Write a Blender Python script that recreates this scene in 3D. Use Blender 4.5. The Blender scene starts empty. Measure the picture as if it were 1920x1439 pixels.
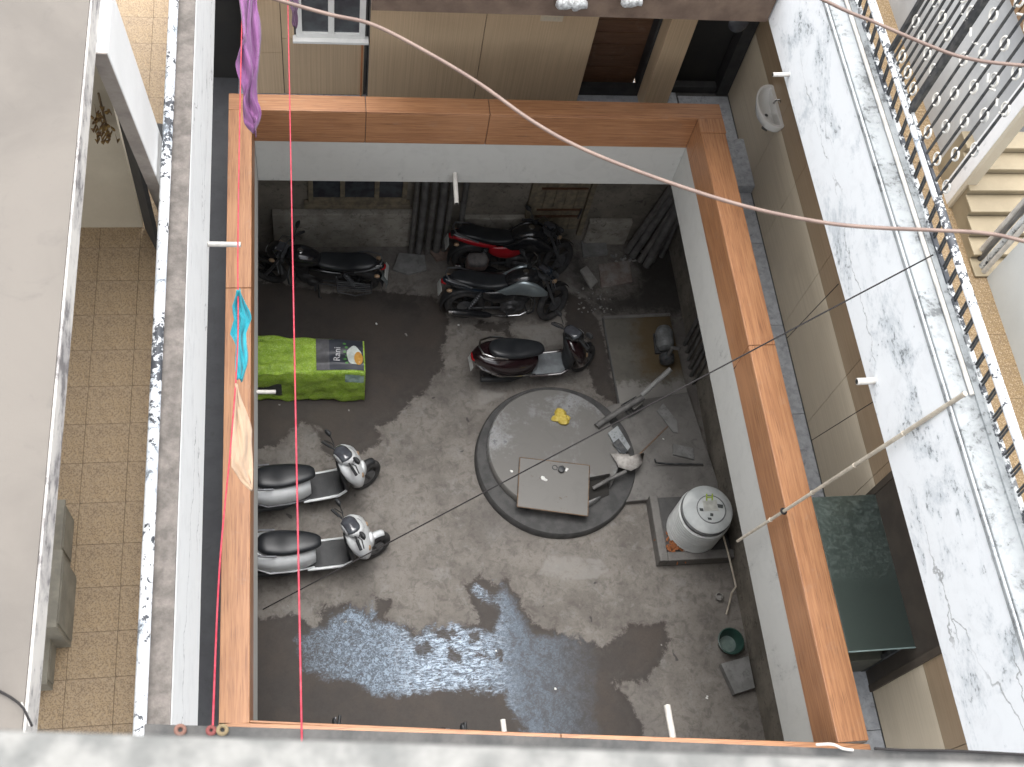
import bpy, math, random
import numpy as np
from mathutils import Matrix, Vector
random.seed(7)
rng = np.random.default_rng(5)
sc = bpy.context.scene
COL = sc.collection
PI = math.pi

# ------------------------------------------------------------------ camera
H = 15.0                                   # eye height above the courtyard floor
F = 2141.7                                 # focal length in pixels of the 1920 wide photograph
RM = np.array([[0.98546882, 0.02557767, -0.16791958],
               [-0.10053084, 0.88468056, -0.45522946],
               [0.13691148, 0.46549554, 0.87439645]])
cd = bpy.data.cameras.new('camera'); cam = bpy.data.objects.new('camera', cd); COL.objects.link(cam)
cd.sensor_width = 36; cd.lens = 36*F/1920; cd.clip_end = 300; cd.clip_start = 0.02
M4 = Matrix([list(RM[0])+[0], list(RM[1])+[0], list(RM[2])+[H], [0, 0, 0, 1]])
cam.matrix_world = M4
cd.dof.use_dof = True; cd.dof.focus_distance = 11.0; cd.dof.aperture_fstop = 5.5
sc.camera = cam

# ------------------------------------------------------------------ sky, sun, exposure
SUN_EL, SUN_AZ = math.radians(79), math.radians(350)
w = bpy.data.worlds.new('World'); sc.world = w; w.use_nodes = True
nt = w.node_tree; nt.nodes.clear()
sky = nt.nodes.new('ShaderNodeTexSky'); sky.sky_type = 'NISHITA'; sky.sun_disc = False
sky.sun_elevation = SUN_EL; sky.sun_rotation = SUN_AZ; sky.dust_density = 4.0; sky.air_density = 1.0; sky.ozone_density = 1.0
hs = nt.nodes.new('ShaderNodeHueSaturation'); hs.inputs['Saturation'].default_value = 0.16   # overcast: a pale, even sky
bg = nt.nodes.new('ShaderNodeBackground'); bg.inputs['Strength'].default_value = 0.15
wo = nt.nodes.new('ShaderNodeOutputWorld')
nt.links.new(sky.outputs[0], hs.inputs['Color']); nt.links.new(hs.outputs[0], bg.inputs[0]); nt.links.new(bg.outputs[0], wo.inputs[0])
sl = bpy.data.lights.new('sun', 'SUN'); sl.energy = 0.5; sl.angle = math.radians(60); sl.color = (1, .97, .93)
so = bpy.data.objects.new('sun', sl); COL.objects.link(so)
sd = Vector((math.sin(SUN_AZ)*math.cos(SUN_EL), math.cos(SUN_AZ)*math.cos(SUN_EL), math.sin(SUN_EL)))
so.rotation_euler = sd.to_track_quat('Z', 'Y').to_euler()
sc.view_settings.view_transform = 'Standard'; sc.view_settings.look = 'None'
sc.view_settings.gamma = 1; sc.view_settings.use_curve_mapping = False
sc.view_settings.exposure = 1.72
sc.cycles.max_bounces = 8; sc.cycles.diffuse_bounces = 5

# ------------------------------------------------------------------ measuring helpers
def uv(x, y):
    d = RM @ np.array([(x-960)/F, -(y-719.5)/F, -1.0]); return d[0]/-d[2], d[1]/-d[2]
def pt(x, y, z):                            # the point at height z seen at photograph pixel x, y
    u, v = uv(x, y); return Vector((u*(H-z), v*(H-z), z))
def ptX(x, y, X):
    u, v = uv(x, y); d = X/u; return Vector((X, v*d, H-d))
def ptY(x, y, Y):
    u, v = uv(x, y); d = Y/v; return Vector((u*d, Y, H-d))

# ------------------------------------------------------------------ materials
MATS = {}
class NT:
    def __init__(s, name):
        s.m = bpy.data.materials.new(name); s.m.use_nodes = True; s.t = s.m.node_tree
        s.b = s.t.nodes['Principled BSDF']; s.tc = s.n('ShaderNodeTexCoord')
    def n(s, k, **kw):
        o = s.t.nodes.new(k)
        for a, v in kw.items(): setattr(o, a, v)
        return o
    def l(s, a, b): s.t.links.new(a, b)
    def noise(s, scale, detail=4, rough=.55, vec=None, dist=0, mapping=None):
        v = vec or s.tc.outputs['Object']
        if mapping:
            mp = s.n('ShaderNodeMapping'); mp.inputs['Scale'].default_value = mapping; s.l(v, mp.inputs[0]); v = mp.outputs[0]
        o = s.n('ShaderNodeTexNoise'); o.inputs['Scale'].default_value = scale; o.inputs['Detail'].default_value = detail
        o.inputs['Roughness'].default_value = rough; o.inputs['Distortion'].default_value = dist
        s.l(v, o.inputs['Vector']); return o.outputs['Fac']
    def step(s, v, a, b):                   # smooth 0..1 between a and b
        o = s.n('ShaderNodeMapRange', interpolation_type='SMOOTHSTEP'); o.inputs[1].default_value = a; o.inputs[2].default_value = b
        s.l(v, o.inputs[0]); return o.outputs[0]
    def math(s, op, a, b=None):
        o = s.n('ShaderNodeMath', operation=op)
        for i, q in enumerate((a, b)):
            if q is None: continue
            if isinstance(q, (int, float)): o.inputs[i].default_value = q
            else: s.l(q, o.inputs[i])
        return o.outputs[0]
    def mix(s, f, a, b, mode='MIX'):
        o = s.n('ShaderNodeMix', data_type='RGBA', blend_type=mode)
        for i, q in ((0, f), (6, a), (7, b)):
            if isinstance(q, (int, float)): o.inputs[i].default_value = q
            elif isinstance(q, tuple): o.inputs[i].default_value = q+(1,)
            else: s.l(q, o.inputs[i])
        return o.outputs[2]
    def bump(s, h, st=.3, dist=.01):
        o = s.n('ShaderNodeBump'); o.inputs['Strength'].default_value = st; o.inputs['Distance'].default_value = dist
        s.l(h, o.inputs['Height']); s.l(o.outputs[0], s.b.inputs['Normal'])
    def col(s, c): s.l(c, s.b.inputs['Base Color'])
    def attr(s, name):
        o = s.n('ShaderNodeAttribute', attribute_name=name); return o.outputs['Fac']

def _unused(): pass
def mat(name, c, c2=None, scale=6, rough=.8, bump=.2, bscale=60, metal=0, coat=0, grain=.15, lo=.35, hi=.65):
    if name in MATS: return MATS[name]
    t = NT(name); c2 = c2 or tuple(x*.75 for x in c)
    base = t.mix(t.step(t.noise(scale, 5), lo, hi), c, c2)
    if grain:
        g = t.noise(bscale, 3, .7)
        gm = t.n('ShaderNodeMapRange'); gm.inputs[3].default_value = 1-grain; gm.inputs[4].default_value = 1+grain; t.l(g, gm.inputs[0])
        cc = t.n('ShaderNodeCombineColor'); [t.l(gm.outputs[0], cc.inputs[i]) for i in range(3)]
        base = t.mix(1.0, base, cc.outputs[0], 'MULTIPLY')
        if bump: t.bump(g, bump, .004)
    t.col(base); t.b.inputs['Roughness'].default_value = rough; t.b.inputs['Metallic'].default_value = metal
    t.b.inputs['Coat Weight'].default_value = coat; t.b.inputs['Coat Roughness'].default_value = .08
    MATS[name] = t.m; return t.m

def wood(name, c, c2, c3, mapping, rough=.45):
    t = NT(name)
    a = t.noise(1, 4, .6, mapping=mapping, dist=.3); b = t.noise(1, 2, .5, mapping=tuple(q*3.1 for q in mapping))
    base = t.mix(t.step(a, .38, .62), c, c2); base = t.mix(t.math('MULTIPLY', t.step(b, .52, .7), .6), base, c3)
    tone = t.noise(.9, 2)
    base = t.mix(t.math('MULTIPLY', t.step(tone, .45, .7), .35), base, tuple(min(1, q*1.25+.03) for q in c))
    # rain dust and drips
    base = t.mix(t.math('MULTIPLY', t.step(t.noise(7, 6, .7), .55, .75), .18), base, (.32, .27, .22))
    t.col(base); t.b.inputs['Roughness'].default_value = rough; t.bump(b, .08, .002)
    MATS[name] = t.m; return t.m

def mouldy(name, c, dark=(.05, .055, .055), th=.56, stretch=(1, 1, 1), crack=True, grey=(.4, .42, .43), scale=1.6, rough=.75, chips=0, clump=False):
    t = NT(name)
    big = t.noise(scale, 6, .7, mapping=stretch, dist=.4); fine = t.noise(14, 6, .75, mapping=stretch); mid = t.noise(5, 5, .65, dist=.8)
    base = t.mix(t.math('MULTIPLY', t.step(mid, .45, .7), .5), c, tuple(q*.88 for q in c))
    wash = t.step(t.math('ADD', big, t.math('MULTIPLY', t.math('SUBTRACT', fine, .5), .35)), th-.08, th+.1)
    base = t.mix(t.math('MULTIPLY', wash, .75), base, grey)
    core = t.step(t.math('ADD', big, t.math('MULTIPLY', t.math('SUBTRACT', fine, .5), 1.0)), th+.06, th+.16)
    core = t.math('MULTIPLY', core, t.step(t.noise(.8, 3, .5), .38, .52)) if clump else core
    base = t.mix(t.math('MULTIPLY', core, .75), base, dark)
    if crack:
        vz = t.n('ShaderNodeTexVoronoi', feature='DISTANCE_TO_EDGE'); vz.inputs['Scale'].default_value = .9
        nz = t.n('ShaderNodeTexNoise'); nz.inputs['Scale'].default_value = 3.5; nz.inputs['Detail'].default_value = 6
        t.l(t.tc.outputs['Object'], nz.inputs['Vector'])
        vm = t.n('ShaderNodeVectorMath', operation='MULTIPLY_ADD'); vm.inputs[1].default_value = (.45, .25, .45)
        mpc = t.n('ShaderNodeMapping'); mpc.inputs['Scale'].default_value = (1.3, .28, 1.3); t.l(t.tc.outputs['Object'], mpc.inputs[0]); t.l(nz.outputs['Color'], vm.inputs[0]); t.l(mpc.outputs[0], vm.inputs[2]); t.l(vm.outputs[0], vz.inputs['Vector'])
        ck = t.math('MULTIPLY', t.step(vz.outputs[0], .008, .002), t.step(t.noise(1.1, 2), .42, .55))
        base = t.mix(t.math('MULTIPLY', ck, .6), base, (.12, .12, .12))
    if chips:
        reg = t.math('MULTIPLY', t.math('SUBTRACT', t.noise(1.1, 3, .6, mapping=(.01, 1, .01)), .5), 1.1)
        cn = t.math('ADD', t.noise(20, 5, .7), reg); ch = t.step(cn, chips, chips+.03)
        base = t.mix(ch, base, (.06, .065, .075))
    t.col(base); t.b.inputs['Roughness'].default_value = rough; t.bump(t.math('ADD', fine, t.math('MULTIPLY', mid, .5)), .25, .006)
    MATS[name] = t.m; return t.m

# colours
WOODX = wood('wood laminate along x', (.39, .19, .088), (.30, .136, .062), (.13, .052, .025), (1.3, 42, 42))
WOODY = wood('wood laminate along y', (.39, .19, .088), (.30, .136, .062), (.13, .052, .025), (42, 1.3, 42))
BEAM = mouldy('grey white beam paint', (.49, .49, .465), dark=(.28, .28, .265), grey=(.42, .42, .4), th=.64, stretch=(1.5, 1.5, .6), crack=False, scale=1.4, rough=.8)
RWALL = mouldy('white lime wash with black mould', (.84, .87, .89), dark=(.09, .1, .105), th=.565, stretch=(1, .8, 1.2), grey=(.50, .55, .585), clump=True, scale=1.5)
RTOP = mouldy('mouldy coping', (.34, .36, .37), dark=(.09, .095, .1), grey=(.22, .235, .24), th=.5, crack=False, scale=3)
LWALL = mouldy('white lime wash with grey streaks', (.88, .89, .88), th=.64, stretch=(1, .35, 1.6), grey=(.5, .5, .5))
COPING = mat('worn grey concrete', (.24, .215, .195), (.15, .135, .122), 8, .9, .6, 45, grain=.35)
t_ = NT('smooth screed'); a_ = t_.noise(.9, 6, .6, dist=.6); b_ = t_.noise(4, 6, .7, dist=1); c_ = t_.noise(30, 4, .8)
k_ = t_.mix(t_.step(a_, .36, .64), (.165, .149, .131), (.135, .122, .108)); k_ = t_.mix(t_.math('MULTIPLY', t_.step(b_, .56, .72), .35), k_, (.105, .097, .088)); k_ = t_.mix(t_.math('MULTIPLY', t_.step(c_, .62, .75), .35), k_, (.10, .09, .08)); k_ = t_.mix(t_.step(t_.noise(7, 2, .4), .775, .79), k_, (.06, .055, .05))
t_.col(k_); t_.b.inputs['Roughness'].default_value = .9; t_.bump(c_, .3, .004); SLABTOP = t_.m
SLABEDGE = mouldy('weathered slab edge', (.7, .67, .62), dark=(.14, .13, .13), grey=(.34, .32, .32), th=.5, crack=False, scale=3, stretch=(1, .6, 1))
NEARTOP = mat('rough pale cement', (.24, .238, .225), (.15, .152, .145), 26, .9, .8, 60, grain=.25)
NEARGREY = mat('grey cement ledge', (.085, .082, .078), (.05, .05, .049), 8, .9, .4, 50, grain=.25)
FLAKY = mouldy('flaking white pipe paint', (.82, .84, .86), dark=(.045, .05, .06), th=.55, grey=(.5, .58, .66), scale=3.2, crack=False, chips=.56, rough=.5)
IRON = mat('dark iron', (.045, .05, .055), (.1, .1, .1), 15, .55, .2, 50, .3)
IRONW = mouldy('flaking iron paint', (.62, .64, .64), dark=(.04, .04, .045), th=.46, crack=False, scale=6, chips=.52)
def terrazzo(name, a, b, d):
    t = NT(name); vz = t.n('ShaderNodeTexVoronoi'); vz.inputs['Scale'].default_value = 150; t.l(t.tc.outputs['Object'], vz.inputs['Vector'])
    sp = t.n('ShaderNodeSeparateColor'); t.l(vz.outputs['Color'], sp.inputs[0])
    base = t.mix(t.step(t.noise(1.7, 4), .35, .65), a, b)
    base = t.mix(t.math('MULTIPLY', t.step(sp.outputs[0], .55, .6), .75), base, d)
    base = t.mix(t.math('MULTIPLY', t.step(sp.outputs[1], .8, .85), .6), base, (.46, .36, .25))
    base = t.mix(t.math('MULTIPLY', t.step(t.noise(2.6, 6, .7), .48, .72), .55), base, (.165, .12, .085))
    t.col(base); t.b.inputs['Roughness'].default_value = .6; MATS[name] = t.m; return t.m
TERRR = terrazzo('tan terrazzo', (.27, .185, .09), (.24, .17, .095), (.17, .11, .055))
TERR = terrazzo('yellow terrazzo', (.42, .305, .18), (.36, .275, .19), (.22, .155, .095))
def floor_plain(name, c, c2, c3, sc_=2.2, r=.75):
    t = NT(name); base = t.mix(t.step(t.noise(sc_, 6, .65), .36, .64), c, c2)
    base = t.mix(t.math('MULTIPLY', t.step(t.noise(9, 6, .75, dist=1), .52, .68), .7), base, c3)
    f = t.noise(70, 3, .8); base = t.mix(t.math('MULTIPLY', t.step(f, .45, .75), .25), base, c2)
    t.col(base); t.b.inputs['Roughness'].default_value = r; t.bump(t.noise(40, 6, .75), .35, .006); MATS[name] = t.m; return t.m
CONC = floor_plain('damp yard concrete', (.2, .192, .18), (.14, .133, .125), (.105, .1, .095))
CONCD = floor_plain('dark damp concrete', (.11, .108, .106), (.075, .074, .073), (.06, .06, .06))
CONCL = floor_plain('pale yard concrete', (.3, .3, .295), (.2, .2, .2), (.12, .12, .12), 3)
DISCTOP = mouldy('lime crusted concrete', (.16, .155, .146), dark=(.1, .104, .108), grey=(.34, .35, .36), th=.57, scale=.9, crack=False)
PLASTER = floor_plain('sooty old plaster', (.26, .235, .195), (.17, .153, .127), (.05, .045, .04), 2.0, .9)
PLINTH = floor_plain('rough old plinth', (.40, .375, .325), (.26, .24, .205), (.07, .064, .058), 3, .9)
GRANITE = floor_plain('speckled grey granite', (.4, .42, .45), (.3, .315, .34), (.16, .165, .175), 12, .55)
BLACKGR = floor_plain('charcoal granite', (.06, .062, .066), (.05, .05, .055), (.04, .04, .04), 5, .7)
def tilemat(name, c, c2, mapping):
    t = NT(name); a = t.noise(1, 3, .6, mapping=mapping); b = t.noise(1.2, 4)
    base = t.mix(t.step(a, .35, .68), c, c2); base = t.mix(t.math('MULTIPLY', t.step(b, .5, .7), .3), base, tuple(q*.8 for q in c2))
    t.col(base); t.b.inputs['Roughness'].default_value = .4; MATS[name] = t.m; return t.m
TILEV = tilemat('beige reeded tile', (.56, .415, .27), (.47, .345, .22), (60, 60, .6))
TILESHADE = tilemat('shade toned upper tile', (.33, .245, .16), (.28, .205, .13), (60, .7, 60))  # darker brown paints the slab's shade into the upper wall tiles
TILEH = tilemat('beige lined tile', (.60, .515, .39), (.53, .45, .335), (60, .7, 60))
DARKWOOD = wood('brown rolling shutter wood', (.13, .065, .035), (.1, .048, .026), (.06, .03, .018), (3, 3, 30))
BLACK = mat('black paint', (.018, .018, .02), (.03, .03, .03), 8, .65, 0, grain=0)
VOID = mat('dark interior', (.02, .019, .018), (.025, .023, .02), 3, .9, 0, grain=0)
WHITEP = mat('white paint', (.78, .78, .76), (.7, .7, .68), 3, .6, .1, 40, grain=.05)
CREAMP = mat('cream paint', (.62, .54, .41), (.55, .47, .35), 3, .6, .1, 40, grain=.05)
BEIGEP = mat('beige wall paint', (.56, .50, .39), (.5, .44, .34), 2, .7, .1, 40, grain=.05)
PVC = mat('grey white plastic pipe', (.6, .58, .54), (.45, .43, .4), 9, .5, .05, 30, grain=.08)
PVCG = mat('grey plastic pipe', (.15, .147, .142), (.09, .088, .085), 6, .6, .05, 30, grain=.1)
BAMBOO = mat('weathered bamboo', (.55, .5, .41), (.42, .37, .3), 12, .6, .1, 40, grain=.1)
CABLE = mat('pinkish beige cable', (.22, .155, .125), (.17, .115, .095), 9, .5, 0, grain=0)
WIRE = mat('black wire', (.014, .012, .012), (.02, .018, .018), 9, .9, 0, grain=0)
REDCORD = mat('red plastic cord', (.40, .02, .045), (.46, .05, .075), 30, .5, 0, grain=0)
RUBBER = mat('tyre rubber', (.028, .028, .03), (.05, .048, .046), 14, .8, .3, 90, grain=.2)
ALLOY = mat('black alloy', (.04, .042, .045), (.06, .06, .06), 10, .4, 0, metal=.6, grain=0)
GREYALLOY = mat('grey alloy', (.2, .21, .22), (.14, .14, .15), 10, .45, 0, metal=.7, grain=0)
CHROME = mat('chrome', (.6, .6, .6), (.5, .5, .5), 8, .2, 0, metal=1, grain=0)
ENGINE = mat('engine metal', (.1, .1, .105), (.05, .05, .05), 12, .5, .2, 60, metal=.6)
SEATM = mat('black seat vinyl', (.016, .018, .021), (.022, .024, .027), 6, .36, .1, 120, grain=.1)
PLASTK = mat('black plastic', (.022, .024, .026), (.035, .036, .038), 6, .5, .05, 60, grain=.1)
PBLACK = mat('glossy black paint', (.012, .013, .015), (.018, .018, .02), 5, .25, 0, coat=.7, grain=0)
PNAVY = mat('black blue paint', (.012, .022, .036), (.012, .016, .022), 5, .25, 0, coat=.7, grain=0)
PRED = mat('red paint', (.42, .012, .022), (.3, .01, .015), 5, .3, 0, coat=.5, grain=0)
PSILV = mat('silver paint', (.36, .42, .44), (.28, .33, .35), 5, .3, 0, metal=.6, coat=.4, grain=0)
PMAROON = mat('maroon paint', (.016, .006, .008), (.012, .005, .006), 5, .22, 0, coat=.9, grain=0)
PWHITE = mat('white scooter paint', (.68, .70, .71), (.6, .62, .63), 5, .35, 0, coat=.4, grain=0)
MATG = mat('grey floor mat', (.2, .22, .23), (.14, .15, .16), 8, .7, .3, 120)
GLASSK = mat('dark lamp glass', (.08, .09, .1), (.05, .05, .06), 5, .12, 0, coat=.6, grain=0)
LENS = mat('pale lamp lens', (.55, .57, .58), (.45, .47, .48), 5, .15, 0, coat=.6, grain=0)
ORANGE = mat('amber lens', (.38, .26, .16), (.3, .2, .12), 5, .3, 0, grain=0)
REDL = mat('red lamp lens', (.35, .01, .015), (.28, .01, .012), 5, .25, 0, coat=.4, grain=0)
PLATE = mat('number plate white', (.6, .62, .6), (.5, .52, .5), 20, .5, 0, grain=0)
MIRROR = mat('mirror glass', (.6, .65, .7), (.6, .65, .7), 5, .05, 0, metal=1, grain=0)

# ------------------------------------------------------------------ mesh helper
class MB:
    def __init__(s, m=None): s.v = []; s.f = []; s.m = m or Matrix()
    def add(s, vs, fs):
        o = len(s.v); s.v += [tuple(s.m @ Vector(p)) for p in vs]; s.f += [tuple(i+o for i in f) for f in fs]; return s
    def box(s, a, b, mm=None):
        (x0, y0, z0), (x1, y1, z1) = a, b
        x0, x1 = min(x0, x1), max(x0, x1); y0, y1 = min(y0, y1), max(y0, y1); z0, z1 = min(z0, z1), max(z0, z1)
        vs = [(x, y, z) for z in (z0, z1) for y in (y0, y1) for x in (x0, x1)]
        if mm: vs = [tuple(mm @ Vector(p)) for p in vs]
        return s.add(vs, [(0, 2, 3, 1), (4, 5, 7, 6), (0, 1, 5, 4), (2, 6, 7, 3), (0, 4, 6, 2), (1, 3, 7, 5)])
    def prism(s, poly, z0, z1):
        n = len(poly); A = sum(poly[i][0]*poly[(i+1) % n][1]-poly[(i+1) % n][0]*poly[i][1] for i in range(n))
        if A < 0: poly = poly[::-1]
        vs = [(p[0], p[1], z0) for p in poly]+[(p[0], p[1], z1) for p in poly]
        return s.add(vs, [tuple(range(n-1, -1, -1)), tuple(range(n, 2*n))]+[(i, (i+1) % n, n+(i+1) % n, n+i) for i in range(n)])
    def plate(s, quad, t):                  # a quad (4 points) given thickness t against its normal
        q = [Vector(p) for p in quad]; nrm = (q[1]-q[0]).cross(q[3]-q[0]).normalized()*t
        return s.add([tuple(p) for p in q]+[tuple(p-nrm) for p in q], [(0, 1, 2, 3), (7, 6, 5, 4)]+[(i, i+4, (i+1) % 4+4, (i+1) % 4) for i in range(4)])
    def tube(s, pts, r, seg=8):
        P = [Vector(p) for p in pts]; n = len(P); rr = r if isinstance(r, (list, tuple)) else [r]*n
        vs = []; up = None
        for i, p in enumerate(P):
            t = (P[min(i+1, n-1)]-P[max(i-1, 0)]).normalized()
            if up is None: up = Vector((0, 0, 1)) if abs(t.z) < .9 else Vector((1, 0, 0))
            a = t.cross(up).normalized(); up = a.cross(t).normalized()
            vs += [tuple(p+(a*math.cos(k*2*PI/seg)+up*math.sin(k*2*PI/seg))*rr[i]) for k in range(seg)]
        fs = [(i*seg+k, i*seg+(k+1) % seg, (i+1)*seg+(k+1) % seg, (i+1)*seg+k) for i in range(n-1) for k in range(seg)]
        fs += [tuple(range(seg-1, -1, -1)), tuple(range((n-1)*seg, n*seg))]
        return s.add(vs, fs)
    def lathe(s, prof, c=(0, 0, 0), seg=32, ax=None, cap=True):
        c = Vector(c); q = Vector((0, 0, 1)).rotation_difference(Vector(ax)) if ax else None
        vs = []
        for r, z in prof:
            for k in range(seg):
                p = Vector((r*math.cos(k*2*PI/seg), r*math.sin(k*2*PI/seg), z)); p = q @ p if q else p; vs.append(tuple(c+p))
        n = len(prof); fs = [(i*seg+k, i*seg+(k+1) % seg, (i+1)*seg+(k+1) % seg, (i+1)*seg+k) for i in range(n-1) for k in range(seg)]
        if cap: fs += [tuple(range(seg-1, -1, -1)), tuple(range((n-1)*seg, n*seg))]
        return s.add(vs, fs)
    def torus(s, c, ax, R, r, n=28, m=8, flat=1):
        prof = [(R+r*math.cos(k*2*PI/m), r*flat*math.sin(k*2*PI/m)) for k in range(m+1)]
        return s.lathe(prof, c, n, ax, cap=False)
    def rings(s, R, cap=True):
        n = len(R[0]); vs = [p for r in R for p in r]
        fs = [(i*n+k, i*n+(k+1) % n, (i+1)*n+(k+1) % n, (i+1)*n+k) for i in range(len(R)-1) for k in range(n)]
        if cap: fs += [tuple(range(n-1, -1, -1)), tuple(range((len(R)-1)*n, len(R)*n))]
        return s.add(vs, fs)
    def loft(s, st, seg=18, p=2.6, sub=3, y=0):   # stations along x: (x, half width, z low, z high[, y centre]); smoothly interpolated
        st = [tuple(q)+((y,) if len(q) == 4 else ()) for q in st]
        S = []
        for i in range(len(st)-1):
            a = np.array(st[max(i-1, 0)]); b = np.array(st[i]); c = np.array(st[i+1]); d = np.array(st[min(i+2, len(st)-1)])
            for k in range(sub):
                t = k/sub; S.append(b+.5*t*(c-a+t*(2*a-5*b+4*c-d+t*(3*(b-c)+d-a))))
        S.append(np.array(st[-1])); R = []
        for x, hw, z0, z1, yc in S:
            ring = []
            for k in range(seg):
                a = -k*2*PI/seg; ca, sa = math.cos(a), math.sin(a)
                ring.append((x, yc+max(hw, .004)*math.copysign(abs(ca)**(2/p), ca), (z0+z1)/2+(z1-z0)/2*math.copysign(abs(sa)**(2/p), sa)))
            R.append(ring)
        if S[-1][0] > S[0][0]: R = [r[::-1] for r in R]
        return s.rings(R)
    def loftz(s, st, seg=20, p=2.4):        # stations up z: (z, x centre, half depth, half width)
        return s.rings([[(x+d*math.copysign(abs(math.cos(k*2*PI/seg))**(2/p), math.cos(k*2*PI/seg)), hw*math.copysign(abs(math.sin(k*2*PI/seg))**(2/p), math.sin(k*2*PI/seg)), z) for k in range(seg)] for z, x, d, hw in st])
    def arc(s, c, R, a0, a1, w, t=.006, n=12, crown=.02):   # a mudguard: strip over a wheel, in the xz plane
        vs = []
        for i in range(n+1):
            a = a0+(a1-a0)*i/n
            for j in range(5):
                yy = -w+2*w*j/4; rr = R-crown*(abs(yy)/w)**2
                vs.append((c[0]+rr*math.cos(a), yy, c[2]+rr*math.sin(a)))
        fs = [(i*5+j, i*5+j+1, (i+1)*5+j+1, (i+1)*5+j) for i in range(n) for j in range(4)]
        return s.add(vs, fs)
    def build(s, name, m, parent=None, smooth=False, bevel=0, solid=0):
        me = bpy.data.meshes.new(name); me.from_pydata(s.v, [], s.f); me.materials.append(m)
        if smooth:
            me.polygons.foreach_set('use_smooth', [True]*len(me.polygons))
        me.update(); o = bpy.data.objects.new(name, me); COL.objects.link(o)
        if parent: o.parent = parent
        if solid:
            k = o.modifiers.new('solid', 'SOLIDIFY'); k.thickness = solid
        if smooth == 'auto':
            me.set_sharp_from_angle(angle=math.radians(40))
        if bevel:
            k = o.modifiers.new('bevel', 'BEVEL'); k.width = bevel; k.segments = 2; k.limit_method = 'ANGLE'; k.angle_limit = math.radians(40)
        return o

def tag(o, label=None, cat=None, group=None, kind=None):
    for k, v in (('label', label), ('category', cat), ('group', group), ('kind', kind)):
        if v: o[k] = v
    return o
def empty(name, loc, label, cat, group=None, rz=0, lean=0):
    o = bpy.data.objects.new(name, None); COL.objects.link(o); o.location = loc; o.rotation_euler = (lean, 0, rz); o.empty_display_size = .1
    return tag(o, label, cat, group)
def struct(o): o['kind'] = 'structure'; return o
def sdf(px, py, poly):                      # signed distance to a polygon, positive inside
    P = np.array(poly, float); d = np.full(px.shape, 1e9); ins = np.zeros(px.shape, bool); n = len(P)
    for i in range(n):
        a, b = P[i], P[(i+1) % n]; e = b-a; wx, wy = px-a[0], py-a[1]
        t = np.clip((wx*e[0]+wy*e[1])/max(e@e, 1e-9), 0, 1); d = np.minimum(d, (wx-t*e[0])**2+(wy-t*e[1])**2)
        c = ((a[1] <= py) & (b[1] > py)) | ((b[1] <= py) & (a[1] > py))
        with np.errstate(divide='ignore', invalid='ignore'):
            xi = a[0]+(py-a[1])/(b[1]-a[1]+1e-12)*(b[0]-a[0])
        ins ^= c & (px < xi)
    d = np.sqrt(d); return np.where(ins, d, -d)

# ================================================================== SETTING
g = MB(); g.add([(-60, -60, -.03), (60, -60, -.03), (60, 60, -.03), (-60, 60, -.03)], [(0, 1, 2, 3)])
struct(g.build('ground', CONCD))

# ---- courtyard floor: a fine sheet that carries the outlines of its stains
def stains(pix, z=0): return [tuple(pt(x, y, z)[:2]) for x, y in pix]
WET = [stains(q) for q in (
    [(380, 520), (520, 530), (620, 548), (712, 545), (800, 556), (836, 566), (842, 600), (836, 640), (826, 660), (838, 690), (812, 706), (806, 728), (770, 752), (744, 788), (706, 800), (716, 830), (676, 852), (640, 880), (606, 846), (598, 806), (566, 792), (545, 812), (520, 836), (440, 850), (380, 700)],
    [(1060, 545), (1096, 560), (1122, 596), (1135, 640), (1160, 760), (1120, 740), (1100, 690), (1108, 640), (1060, 610)],
    [(880, 604), (960, 606), (950, 622), (900, 620)],
    [(935, 606), (948, 608), (965, 640), (1000, 655), (1003, 665), (985, 650), (955, 645)],
    [(400, 1170), (560, 1150), (590, 1180), (610, 1135), (650, 1132), (700, 1150), (704, 1120), (735, 1125), (725, 1155), (780, 1185), (800, 1176), (900, 1170), (870, 1100), (900, 1078), (925, 1095), (950, 1085), (1000, 1170), (1130, 1212), (1180, 1172), (1248, 1166), (1256, 1200), (1240, 1238), (1212, 1280), (1150, 1280), (1190, 1325), (1215, 1400), (820, 1420), (500, 1420), (400, 1300)])]
SOAP = [stains(q) for q in (
    [(548, 1205), (580, 1180), (612, 1172), (622, 1152), (660, 1140), (690, 1150), (700, 1126), (706, 1160), (745, 1168), (775, 1192), (800, 1180), (850, 1172), (890, 1180), (925, 1186), (932, 1150), (905, 1128), (886, 1106), (893, 1096), (925, 1122), (938, 1108), (930, 1086), (945, 1098), (978, 1146), (1000, 1188), (1075, 1190), (1120, 1208), (1130, 1260), (1120, 1330), (1130, 1400), (1000, 1400), (960, 1340), (944, 1300), (900, 1296), (830, 1294), (760, 1304), (704, 1306), (672, 1282), (620, 1274), (572, 1262)],)]
BARE = [stains(q) for q in (
    [(778, 1204), (805, 1204), (812, 1226), (780, 1228)], [(806, 1182), (850, 1180), (862, 1196), (820, 1198)], [(838, 1216), (866, 1222), (868, 1246), (844, 1240)],
    [(876, 1186), (896, 1186), (908, 1202), (880, 1204)], [(905, 1135), (928, 1128), (940, 1150), (930, 1165)], [(890, 1222), (915, 1226), (918, 1234), (888, 1232)], [(936, 1216), (946, 1222), (940, 1240), (928, 1232)])]
LIME = [stains(q) for q in (
    [(1058, 528), (1082, 540), (1104, 562), (1116, 588), (1140, 594), (1176, 590), (1170, 602), (1130, 606), (1106, 592), (1092, 566), (1058, 546)],
    [(960, 612), (1030, 610), (1052, 598), (1048, 628), (1090, 640), (1010, 650)],
    [(902, 730), (950, 740), (900, 760), (888, 748)],
    [(1030, 1040), (1130, 1050), (1150, 1080), (1060, 1090), (1010, 1075)])]
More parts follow.
